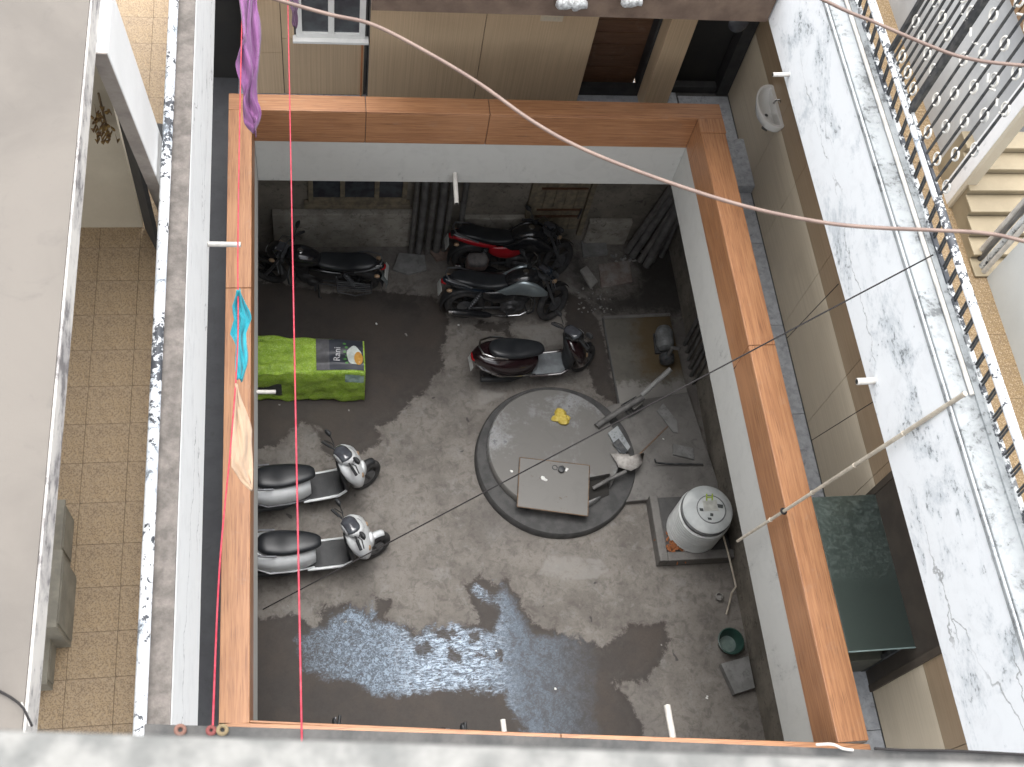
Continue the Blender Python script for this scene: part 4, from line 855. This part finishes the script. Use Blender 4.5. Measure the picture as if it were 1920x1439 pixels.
MB().prism([(p.x, p.y) for p in TR], -.02, .06).build('slab', t.m, wt, bevel=.008)
MB().tube([TR[0], TR[1]], .03, 6).build('kerb', CONC, wt)
MB().tube([TR[0]+Vector((0, 0, -.02)), TR[3]+Vector((0, 0, -.02))], .016, 6).build('kerb', CONCD, wt)  # darker concrete colour stands in for the shadow along this edge
pm = empty('pump', pt(1242, 655, .061), 'grey water pump motor standing in the wash tray', 'pump', rz=1.5)
PM = mat('dusty pump paint', (.23, .24, .24), (.16, .165, .165), 9, .7, .2, 50)
MB().lathe([(.05, -.2), (.11, -.18), (.13, -.12), (.13, .12), (.1, .18), (.04, .2)], (.1, 0, .17), 20, (1, 0, 0)).build('motor', PM, pm, 'auto')
for k in range(8): MB().torus((.0+k*.028, 0, .17), (1, 0, 0), .132, .006, 20, 5).build('fin', PM, pm, True)
MB().lathe([(.05, -.1), (.11, -.06), (.12, .04), (.06, .1)], (-.26, 0, .17), 20, (1, 0, 0)).build('impeller_housing', IRON, pm, 'auto')
MB().tube([(-.26, 0, .25), (-.26, 0, .5), (-.3, -.1, .55)], .03, 10).build('outlet_pipe', PVCG, pm, 'auto')
MB().box((-.1, -.13, 0), (.25, .13, .045)).build('foot', IRON, pm)
# bundle of pipes down the right wall
for k in range(6):
    x, y = 5.70-.012*(k % 2), 7.72+k*.14
    tube_thing('wall_pipe', [(x, y, .0), (x, y+.02, 1.2), (x, y, 3.7)], .022+.006*(k % 3), PVCG if k % 2 else mat('sooty pipe', (.12, .115, .105), (.08, .075, .07), 9), ('nearest', 'second nearest', 'third nearest', 'third farthest', 'second farthest', 'farthest')[k]+' grey pipe in the row on the right wall', 'pipe', 'pipes on the right wall')
# pile of pipes in the far right corner
for k, (x, x2, rr, hgt) in enumerate(((1175, 1222, .055, 2.0), (1186, 1240, .06, 2.2), (1200, 1252, .05, 1.9), (1212, 1262, .065, 2.1), (1234, 1272, .05, 1.7), (1240, 1282, .045, 1.6), (1222, 1268, .05, 2.2))):
    a = pt(x, 472+(k % 4)*9, .06); nm_o = ('first', 'second', 'third', 'fourth', 'sixth', 'seventh', 'fifth')[k]; b = Vector((min(5.66, a.x+.5+.03*k), 10.33-.02*k, hgt))
    tube_thing('leaning_pipe', [a, b], rr, PVCG if k % 2 else mat('dusty pipe', (.15, .145, .135), (.1, .095, .09), 7), nm_o+' pipe from the left leaning in the far right corner', 'pipe', 'pipes leaning in the far corner', 14)
for k in range(16):
    p = pt(random.uniform(1145, 1215), random.uniform(470, 492), .0); lump('rubble', p, .05, ST1 if k % 2 else ST2, 'small rubble piece at the foot of the leaning pipes', 'rubble', 3, .8, 'rubble under the leaning pipes')
for k in range(34):
    p = pt(random.uniform(1085, 1150), random.uniform(540, 588), .0)+Vector((0, 0, .0)); lump('rubble', p, random.uniform(.015, .035), ST2 if k % 2 else ST1, 'small pale rubble piece beside the white plaster trail', 'rubble', 3, .8, 'rubble along the plaster trail')
# green tub, small pot, rag stick
tb = empty('tub', pt(1362, 1210, 0), 'dark green plastic tub with water near the right wall', 'tub')
GREEN = mat('dark green tub plastic', (.03, .075, .06), (.025, .06, .05), 6, .4, 0, grain=0)
MB().lathe([(.12, .01), (.165, .2), (.185, .215), (.17, .222), (.155, .2), (.11, .03), (.01, .025)], seg=32).build('body', GREEN, tb, 'auto')
MB().lathe([(.118, .05), (.122, .052), (.01, .052)], seg=28).build('water', mat('soapy green water', (.16, .21, .19), (.12, .16, .15), 9, .25, 0), tb, 'auto')
tag(MB().lathe([(.04, 0), (.055, .08), (.045, .09), (.035, .03)], pt(1346, 1122, 0), 18).build('pot', ST2, smooth='auto'), 'small pale pot standing by the right wall', 'pot')
tube_thing('hose', [pt(1356, 1005, .55), pt(1366, 1040, .4), pt(1380, 1100, .3), pt(1372, 1112, .25), pt(1368, 1130, .1), pt(1362, 1152, .05)], .014, BAMBOO, 'pale thin hose hanging from the tank to the floor', 'hose')

# green printed cover over a heap at the left
gc = empty('cover', (-.3, 7.9, 0), 'crumpled bright green printed plastic cover over a parked heap', 'cover')
t = NT('green printed film'); a = t.noise(9, 5, .7, dist=1.5); b = t.noise(38, 4, .7, dist=2)
base = t.mix(t.step(a, .36, .62), (.25, .44, .02), (.40, .60, .06)); base = t.mix(t.math('MULTIPLY', t.step(b, .5, .62), .6), base, (.62, .76, .34)); base = t.mix(t.math('MULTIPLY', t.step(t.noise(5, 5, .7, dist=1), .6, .7), .6), base, (.10, .24, .02))
t.col(base); t.b.inputs['Roughness'].default_value = .32; t.bump(t.noise(22, 5, .7, dist=1.2), .8, .03); GREENF = t.m
def cov(u, v):                              # u along x 0..1, v across from back floor over the top to the front floor
    x = -1.35+2.02*u; top = .74-.05*math.sin(u*5)
    yb = 8.42-.26*u; yf = 7.72-.10*u
    prof = [(-.02, .25), (0, .55), (.03, 1.0), (.25, 1.02), (.5, 1.0), (.75, 1.03), (.95, .95), (1.05, .6), (1.12, .25), (1.2, .04)]
    f = v*(len(prof)-1); i = min(int(f), len(prof)-2); f -= i
    py = prof[i][0]*(1-f)+prof[i+1][0]*f; pz = prof[i][1]*(1-f)+prof[i+1][1]*f
    y = yb+(yf-yb)*min(py, 1)-(max(py-1, 0))*.25; z = top*pz
    wr_ = .009*math.sin(17*u+9*v)+.009*math.sin(31*u-23*v+1)+.006*math.sin(11*u*v*6)+.007*math.sin(53*v+7*u)
    flatk = .25 if (u > .66 and .2 < v < .66) else 1
    return Vector((x, y+wr_*.7*flatk, max(.012, z+wr_*flatk)))-gc.location
def grid(f, nu, nv, u0=0, u1=1, v0=0, v1=1, off=0):
    m = MB(); vs = []
    for i in range(nu+1):
        for j in range(nv+1):
            p = f(u0+(u1-u0)*i/nu, v0+(v1-v0)*j/nv); vs.append((p.x, p.y, p.z+off))
    m.add(vs, [(i*(nv+1)+j, i*(nv+1)+j+1, (i+1)*(nv+1)+j+1, (i+1)*(nv+1)+j) for i in range(nu) for j in range(nv)]); return m
grid(cov, 70, 60).build('sheet', GREENF, gc, True, solid=.004)
grid(cov, 20, 20, .665, .99, .24, .64, .012).build('printed_panel', mat('charcoal print', (.045, .05, .065), (.03, .035, .045), 4, .35, .1, 30, grain=.05), gc, True)
grid(cov, 10, 20, .665, .755, .24, .64, .016).build('faded_print', mat('grey print', (.12, .12, .13), (.08, .08, .085), 9, .4, .1, 30), gc, True)
grid(cov, 26, 6, -.0, .42, .80, .93, .014).build('dark_patch', mat('dark plastic', (.05, .055, .055), (.08, .085, .08), 12, .4, .3, 40), gc, True)
grid(cov, 12, 6, .86, .99, .69, .76, .014).build('pale_patch', mat('mint print', (.45, .6, .55), (.2, .3, .27), 9, .4, 0, grain=0), gc, True)
def decal(name, pts_uv, m, off=.02):
    vs = [cov(u, v) for u, v in pts_uv]; c = sum(vs, Vector())/len(vs); n = len(vs)
    mb = MB(); mb.add([(p.x, p.y, p.z+off) for p in vs]+[(c.x, c.y, c.z+off)], [(i, (i+1) % n, n) for i in range(n)]); return mb.build(name, m, gc)
def blob(cu, cv, ru, rv, n=20, j=.0): return [(cu+ru*math.cos(k*2*PI/n)*(1+j*math.sin(5*k)), cv+rv*math.sin(k*2*PI/n)*(1+j*math.sin(5*k))) for k in range(n)][::-1]
decal('white_print', blob(.925, .46, .05, .12, 24, .06), mat('white print', (.62, .68, .64), None, 9, .4, 0, grain=0), .034)
decal('orange_print', blob(.955, .50, .03, .085), mat('orange print', (.6, .33, .07), (.5, .24, .04), 30, .4, 0), .045)
for k in range(6): decal('leaf_print', blob(.862+.012*(k % 2), .31+k*.05, .012, .016, 8), mat('green print', (.08, .25, .06), None, 9, .4, 0, grain=0), .03)
fc = bpy.data.curves.new('lettering', 'FONT'); fc.body = 'Rani'; fc.size = .13; fc.extrude = .002; fc.align_x = 'CENTER'; fc.align_y = 'CENTER'
tmp = bpy.data.objects.new('lettering_source', fc); COL.objects.link(tmp)
fc.materials.append(mat('white lettering', (.75, .75, .78), None, 9, .4, 0, grain=0)); bpy.context.view_layer.update()
fm_ = bpy.data.meshes.new_from_object(tmp.evaluated_get(bpy.context.evaluated_depsgraph_get())); bpy.data.objects.remove(tmp)
fo = bpy.data.objects.new('lettering', fm_); COL.objects.link(fo)
fo.parent = gc; p = cov(.81, .445); fo.location = (p.x, p.y, p.z+.05); fo.rotation_euler = (0, 0, math.radians(86))

# old window, planks and door in the back ground floor wall
ow = empty('window', (.66, 10.36, 1.1), 'old ground floor window with three dark panes', 'window')
OWM = mat('old grimy cream wood', (.26, .22, .15), (.16, .135, .1), 9, .85, .2, 40)
f = MB(); f.box((-.72, -.02, 0), (.72, .04, .08)); f.box((-.72, -.02, 1.02), (.72, .04, 1.1))
for x in (-.72, -.26, .24, .65): f.box((x, -.02, .082), (x+.07, .04, 1.018))
f.build('frame', OWM, ow, bevel=.004)
for a, b in ((-.65, -.26), (-.19, .24), (.31, .65)): MB().box((a, .01, .082), (b, .02, 1.018)).build('pane', GLASSK, ow)
MB().box((-.78, -.07, -.1), (.78, .03, -.002)).build('sill', OWM, ow, bevel=.006)
tag(MB().box((-.6, 10.29, .0), (1.5, 10.398, .86)).build('plinth', PLINTH, bevel=.012), 'rough pale plaster plinth below the old window', 'plinth')
tag(MB().box((2.3, 10.31, .0), (3.35, 10.398, .72)).build('plinth', PLINTH, bevel=.012), 'rough plaster plinth behind the red motorcycle', 'plinth')
tag(MB().box((4.3, 10.31, .0), (5.0, 10.398, .62)).build('plinth', PLINTH, bevel=.012), 'rough plaster plinth right of the old door', 'plinth')
for k, (x, r_) in enumerate(((1.50, .04), (1.62, .055), (1.76, .05), (1.90, .06), (2.02, .04), (2.22, .045))):
    tube_thing('standing_pipe', [(x, 10.18, .0), (x+.01, 10.24, 1.2), (x, 10.34, 2.9)], r_, PVCG if k % 2 else mat('dusty pipe', (.15, .145, .135)), ('first', 'second', 'third', 'fourth', 'fifth', 'sixth')[k]+' pipe right of the old window standing at the back wall', 'pipe', 'pipes standing at the back wall', 12)
od = empty('door', (3.74, 10.37, .15), 'old cream plank door with dark rails on the ground floor', 'door')
for k in range(5): MB().box((-.42+k*.165, .0, .2), (-.42+k*.165+.158, .025, 2.1)).build('plank', OWM, od, bevel=.003)
for z in (.55, .72, 1.25, 1.42): MB().box((-.34, -.025, z), (.38, -.002, z+.035)).build('rail', DARKWOOD, od)
f = MB(); f.box((-.5, -.05, .1), (-.425, .02, 2.2)); f.box((.41, -.05, .1), (.485, .02, 2.2)); f.build('frame', OWM, od)
MB().tube([(.35, -.04, .55), (.36, -.05, .8)], .015, 6).build('bolt', IRON, od)

# drain spouts
def spout(p0, d, L, r, label, notch=False):
    p0 = Vector(p0); d = Vector(d).normalized(); o = empty('drain_spout', p0, label, 'spout')
    MB().tube([(0, 0, 0), d*L], r, 14).build('pipe', PVC, o, 'auto'); MB().tube([d*(L-.002), d*(L+.003)], r*.75, 12).build('mouth', VOID, o)
    return o
p = pt(853, 330, 3.9); spout((p.x, BY(p.x)+.004, 3.92), (-.02, -1, -.12), .42, .028, 'white drain spout sticking out of the back beam')
p = pt(395, 458, 7.1); spout((-.846, p.y, 7.1), (1, 0, -.04), .26, .022, 'white drain spout sticking out of the left parapet')
p = ptX(1480, 140, 4.6); spout((4.604, p.y, p.z), (-1, 0, -.04), .17, .022, 'white drain spout sticking out of right parapet above basin')
p = ptX(1640, 714, 4.6); spout((4.604, p.y, p.z), (-1, 0, -.06), .16, .03, 'pinkish drain spout sticking out of right parapet mid length')
p = pt(952, 1372, 4.3); spout((p.x, FY(p.x)-.006, 4.1), (0, 1, -.1), .30, .026, 'thin grey drain spout on the near beam by the stain')
p = pt(1268, 1400, 4.3); spout((p.x, FY(p.x)-.006, 4.25), (0, 1, -.08), .46, .032, 'thicker grey drain spout on the near beam at right')
p = pt(497, 735, 4.0); spout((RX0-.004, p.y, 4.0), (1, 0, -.05), .2, .022, 'white drain spout on the left beam beside green cover')

# wash basin
wb_ = empty('wash_basin', (5.56, 8.80, 4.98), 'white oval wash basin on the right corridor wall', 'basin', rz=0)
CER = mat('white ceramic', (.72, .71, .68), (.66, .65, .62), 3, .2, 0, coat=.5, grain=0)
R_ = []
for sc_, z, dx in ((.55, -.10, 0), (.85, -.05, 0), (1.0, .08, 0), (1.0, .1, 0), (.9, .1, 0), (.82, .04, 0), (.5, -.04, 0), (.1, -.055, 0)):
    ring_ = []
    for k in range(36):
        a = k*2*PI/36; x = -.11+.22*sc_*math.cos(a); x = min(x, -.06 if sc_ >= 1 or z < -.045 and sc_ > .5 or (sc_ == .85) else -.10); ring_.append((x, .33*sc_*math.sin(a), z))
    R_.append(ring_)
MB().rings(R_).build('bowl', CER, wb_, 'auto')
MB().lathe([(.022, -.05), (.022, -.04), (.01, -.038)], (-.17, -.02, -.005), 16).build('drain', IRON, wb_, 'auto')
MB().tube([(-.06, 0, .16), (-.09, 0, .2), (-.13, 0, .19), (-.14, 0, .14)], .013, 8).build('tap', CHROME, wb_, 'auto')
MB().tube([(-.12, 0, -.1), (-.12, 0, -.3), (-.02, 0, -.36)], .02, 8).build('waste_pipe', PVCG, wb_, 'auto')
tag(MB().box((5.22, 8.44, 3.851), (5.498, 9.2, 4.0)).build('granite_step', GRANITE, bevel=.006), 'grey granite step on corridor floor below the basin', 'step')

kd = empty('door', (5.49, 3.2, 3.851), 'dark board standing for the shade on right corridor wall behind the glass table', 'door')  # dark panel added where this stretch of wall lies in shade
MB().box((-.012, -.98, 0), (.008, .66, 3.05)).build('leaf', mat('wall shade panel', (.055, .045, .035), (.04, .032, .026), 4, .6, 0), kd)
MB().box((-.02, .662, 0), (.008, .73, 3.08)).build('frame', mat('shade panel border', (.07, .055, .04), None, 5), kd); MB().box((-.02, -1.05, 0), (.008, -.982, 3.08)).build('frame', MATS['shade panel border'], kd)
# frosted green glass counter beside the parapet
t = NT('frosted green glass'); n1 = t.noise(18, 5, .7, dist=1.5); n2 = t.noise(3, 3)
sx = t.n('ShaderNodeSeparateXYZ'); t.l(t.tc.outputs['Object'], sx.inputs[0])
fro = t.math('MULTIPLY', t.step(n1, .46, .62), t.step(sx.outputs[1], -.15, .1))
t.col(t.mix(t.math('MULTIPLY', fro, .35), (.17, .22, .195), (.42, .49, .455))); t.l(t.math('SUBTRACT', .78, t.math('MULTIPLY', fro, .15)), t.b.inputs['Transmission Weight'])
t.b.inputs['Roughness'].default_value = .3; t.b.inputs['Transmission Weight'].default_value = .78; t.bump(n1, .4, .004); FROST = t.m
gcn = empty('glass_table', (5.15, 3.06, 3.85), 'frosted grey green glass table between parapet and corridor wall', 'table')
MB().box((-.345, -.74, 1.10), (.342, .80, 1.125)).build('glass_top', FROST, gcn, bevel=.003)
for lx in (-.3, .3):
    for ly in (-.68, .74): MB().box((lx-.02, ly-.02, 0), (lx+.02, ly+.02, 1.098)).build('leg', IRON, gcn)
MB().box((-.31, -.7, .02), (.31, .76, .5)).build('cabinet', mat('dim olive cabinet', (.085, .085, .065), (.06, .06, .047), 4, .7, 0), gcn, bevel=.01)
MB().box((-.345, -.75, 1.10), (.342, -.742, 1.13)).build('edge', mat('pale glass edge', (.3, .4, .38), None, 5, .2, 0, grain=0), gcn)

# ================================================================== CLOTH AND LINES
def cable(name, pix, r, m, label, cat, group=None, n=6):
    P = [pt(*q) for q in pix]; L = []
    for i in range(len(P)-1):
        a, b, c, d = P[max(i-1, 0)], P[i], P[i+1], P[min(i+2, len(P)-1)]
        for k in range(n):
            t_ = k/n; L.append(b+.5*t_*(c-a+t_*(2*a-5*b+4*c-d+t_*(3*(b-c)+d-a))))
    L.append(P[-1]); return tag(MB().tube(L, r, 8).build(name, m, smooth=True), label, cat, group)
cable('cable', [(-150, -190, 11.75), (200, -95, 11.66), (520, 0, 11.6), (620, 28, 11.58), (700, 47, 11.56), (800, 98, 11.52), (900, 158, 11.5), (1000, 229, 11.5), (1100, 283, 11.5), (1250, 341, 11.5), (1400, 388, 11.53), (1540, 417, 11.56), (1640, 427, 11.6), (1750, 432, 11.6), (1850, 438, 11.65), (1940, 458, 11.7), (2250, 540, 11.8), (2700, 690, 11.9)], .0078, CABLE, 'long pinkish beige cable sagging across the whole courtyard', 'cable')
cable('cable', [(1050, -330, 11.65), (1380, -90, 11.6), (1560, 8, 11.6), (1640, 42, 11.6), (1740, 85, 11.6), (1815, 110, 11.62), (1930, 124, 11.65), (2300, 150, 11.7), (2700, 210, 11.8)], .0078, CABLE, 'short beige cable crossing in front of iron grille', 'cable')
def line3(name, a, b, r, m, label, cat, group=None, sag=0):
    a, b = Vector(a), Vector(b); n = 16
    return tag(MB().tube([a.lerp(b, k/n)+Vector((0, 0, -sag*4*(k/n)*(1-k/n))) for k in range(n+1)], r, 6).build(name, m, smooth=True), label, cat, group)
line3('wire', pt(493, 1143, 4.3), pt(1750, 478, 8.34), .0065, WIRE, 'thin dark wire stretched diagonally from left beam to right railing', 'wire')
line3('wire', pt(1476, 634, 5.0), ptX(1572, 533, 4.7), .0042, WIRE, 'short thin wire rising from parapet to the right coping', 'wire')
line3('wire', pt(1522, 826, 5.02), ptX(1640, 752, 4.66), .0042, WIRE, 'short thin wire over the corridor above the bamboo pole', 'wire')
line3('wire', ptX(1376, 692, 4.49), pt(1412, 648, 5.0), .0042, WIRE, 'short wire over the right side of the wood parapet', 'wire')
line3('cord', pt(566, 1392, 10.42), pt(536, -190, 8.4), .004, REDCORD, 'red clothesline cord running straight over the courtyard', 'cord')
cable('cord', [(399, 1362, 10.41), (412, 1060, 9.9), (434, 820, 9.62), (446, 640, 9.5), (446, 480, 9.42), (449, 250, 9.35), (455, -14, 9.3), (460, -180, 9.2)], .004, REDCORD, 'red cord along the left side carrying the hung cloths', 'cord')
A_, B_ = pt(1810, 738, 8.2), pt(1383, 1015, 3.9)
pole = empty('bamboo_pole', B_, 'pale bamboo pole sloping from right parapet over wood ring', 'pole')
d_ = A_-B_
m = MB().tube([d_*(k/10) for k in range(11)], [.015+.004*k/10 for k in range(11)], 10).build('stem', BAMBOO, pole, 'auto')
for k in (2, 4.2, 6.1, 8): MB().torus(d_*(k/10), d_.normalized(), .019, .004, 14, 6).build('node', BAMBOO, m, True)
MB().torus(d_*((5.07-3.9)/4.3), d_.normalized(), .024, .013, 14, 6).build('knot', WIRE, pole, True)
def cloth(name, left, right, m, label, n=30, fold=.02, ff=9, cat='cloth', extra=0):
    def interp(P, t_):
        f = t_*(len(P)-1); i = min(int(f), len(P)-2); f -= i; f = f*f*(3-2*f)*.35+f*.65; return Vector(P[i]).lerp(Vector(P[i+1]), f)
    Lp = [pt(*q) for q in left]; Rp = [pt(*q) for q in right]; c0 = (Lp[0]+Rp[0])/2
    o = empty(name, c0, label, cat, 'cloths drying on the red cord')
    mb = MB(); vs = []; k = 16
    for i in range(n+1):
        t_ = i/n; a, b = interp(Lp, t_), interp(Rp, t_)
        for j in range(k+1):
            s = j/k; p = a.lerp(b, s)-c0; e_ = math.sin(PI*s)
            p.z += fold*(math.sin(s*ff*2+t_*5)+.6*math.sin(s*ff*3.7-t_*9+1))*(.25+.75*e_)+extra*e_
            p.x += fold*.3*math.sin(t_*13+s*4); vs.append(tuple(p))
    mb.add(vs, [(i*(k+1)+j, i*(k+1)+j+1, (i+1)*(k+1)+j+1, (i+1)*(k+1)+j) for i in range(n) for j in range(k)])
    mb.build('fabric', m, o, True, solid=.003); return o
def fabric(name, c, c2, sc_=40):
    t = NT(name); t.col(t.mix(t.step(t.noise(6, 5, .6, mapping=(3, .6, 1)), .35, .65), c, c2)); t.b.inputs['Roughness'].default_value = .9; t.b.inputs['Sheen Weight'].default_value = .2
    t.bump(t.noise(14, 4, .6, mapping=(4, .7, 1)), .5, .02); return t.m
cloth('cloth', [(446, -12, 9.34), (452, 80, 9.3), (446, 120, 9.2), (451, 160, 9.1), (452, 190, 9.0), (462, 228, 8.9), (472, 246, 8.85)],
      [(487, -12, 9.3), (486, 30, 9.25), (484, 80, 9.15), (488, 130, 9.1), (483, 190, 8.95), (486, 216, 8.9), (479, 248, 8.84)], fabric('purple cotton', (.24, .095, .235), (.175, .065, .18)), 'long purple cloth hanging in folds over the back left corner', 40, .055, 7)
cloth('cloth', [(541, -12, 9.0), (546, 20, 8.95), (549, 50, 8.85)], [(560, -12, 9.0), (559, 20, 8.95), (557, 54, 8.82)], fabric('dark plum cotton', (.10, .045, .09), (.05, .025, .05)), 'small dark plum cloth pinned beside the red straight cord', 14, .015, 5)
cloth('cloth', [(444, 545, 9.48), (434, 575, 9.4), (441, 600, 9.4), (431, 628, 9.36), (441, 650, 9.4), (443, 690, 9.42), (444, 712, 9.4)],
      [(452, 545, 9.48), (468, 582, 9.42), (470, 600, 9.4), (464, 625, 9.38), (464, 660, 9.4), (461, 685, 9.4), (456, 716, 9.38)], fabric('teal cotton', (.012, .26, .32), (.009, .19, .24)), 'bright teal cloth draped on the red cord', 30, .02, 6)
cloth('cloth', [(442, 720, 9.55), (438, 780, 9.5), (435, 840, 9.45), (432, 876, 9.42), (452, 902, 9.35), (470, 921, 9.3)],
      [(446, 722, 9.55), (458, 762, 9.5), (472, 806, 9.42), (474, 850, 9.36), (473, 890, 9.32), (474, 919, 9.3)], fabric('cream cotton', (.46, .33, .225), (.40, .28, .19)), 'cream triangular cloth hanging from the red cord', 30, .012, 5)

# odds and ends along the near ledge and floor
for n, (q, m_, lab) in enumerate((((338, 1369), mat('terracotta', (.2, .1, .075), (.15, .075, .055), 20, .8), 'terracotta ring lying on the near ledge'), ((396, 1370), mat('dull red peg', (.2, .05, .045), None, 9), 'red peg where the clothes cord meets the near ledge'), ((417, 1369), mat('ochre', (.2, .15, .08), None, 20, .8), 'ochre ring lying on the near ledge'))):
    tag(MB().torus(pt(q[0], q[1], 10.42), (.2, .1, 1), .016-.003*(n == 1), .008, 18, 8).build('ring', m_, smooth=True), lab, 'ring')
cable('cable', [(1640, 1404, 10.43), (1700, 1407, 10.42), (1800, 1409, 10.42), (1930, 1416, 10.42)], .006, WIRE, 'black cable lying along the near ledge at right', 'cable')
cable('cable', [(1530, 1397, 10.43), (1560, 1396, 10.46), (1580, 1404, 10.42), (1600, 1407, 10.42)], .006, PVC, 'short white cable end lying on the near ledge', 'cable')
cable('wire', [(-10, 1292, 10.41), (20, 1308, 10.42), (42, 1326, 10.45), (52, 1345, 10.44), (60, 1362, 10.42)], .005, WIRE, 'black wire curling over the left upper slab', 'wire')
cable('wire', [(40, 1318, 10.43), (50, 1340, 10.44), (56, 1362, 10.42)], .004, PVC, 'grey wire beside the black one on the left slab', 'wire')
SCR = [(655, 770, 0), (1042, 1292, 0), (540, 1138, 0), (706, 608, 0), (648, 1166, 0), (1326, 1308, 0), (762, 628, 0), (1244, 824, .13), (524, 760, 0), (860, 610, 0), (1240, 1210, 0), (930, 1220, 0)]
for n, q in enumerate(SCR):
    lump('scrap', pt(*q), random.uniform(.02, .035), WHITEP if n % 2 else ST2, 'tiny pale litter scrap '+('below the green cover', 'right of the soapy stain near the spout', 'below the nearer white scooter', 'between black motorcycle and green cover', 'in the left part of soapy stain', 'near the bottom right of the yard', 'right of the green cover on wet floor', 'on the apron beside the thin rod', 'just under the green cover edge', 'left of the silver motorcycle front scooter', 'on the dark wet tongue at right', 'inside the soapy stain centre')[n], 'litter', 3, .4, 'litter scraps on the floor')
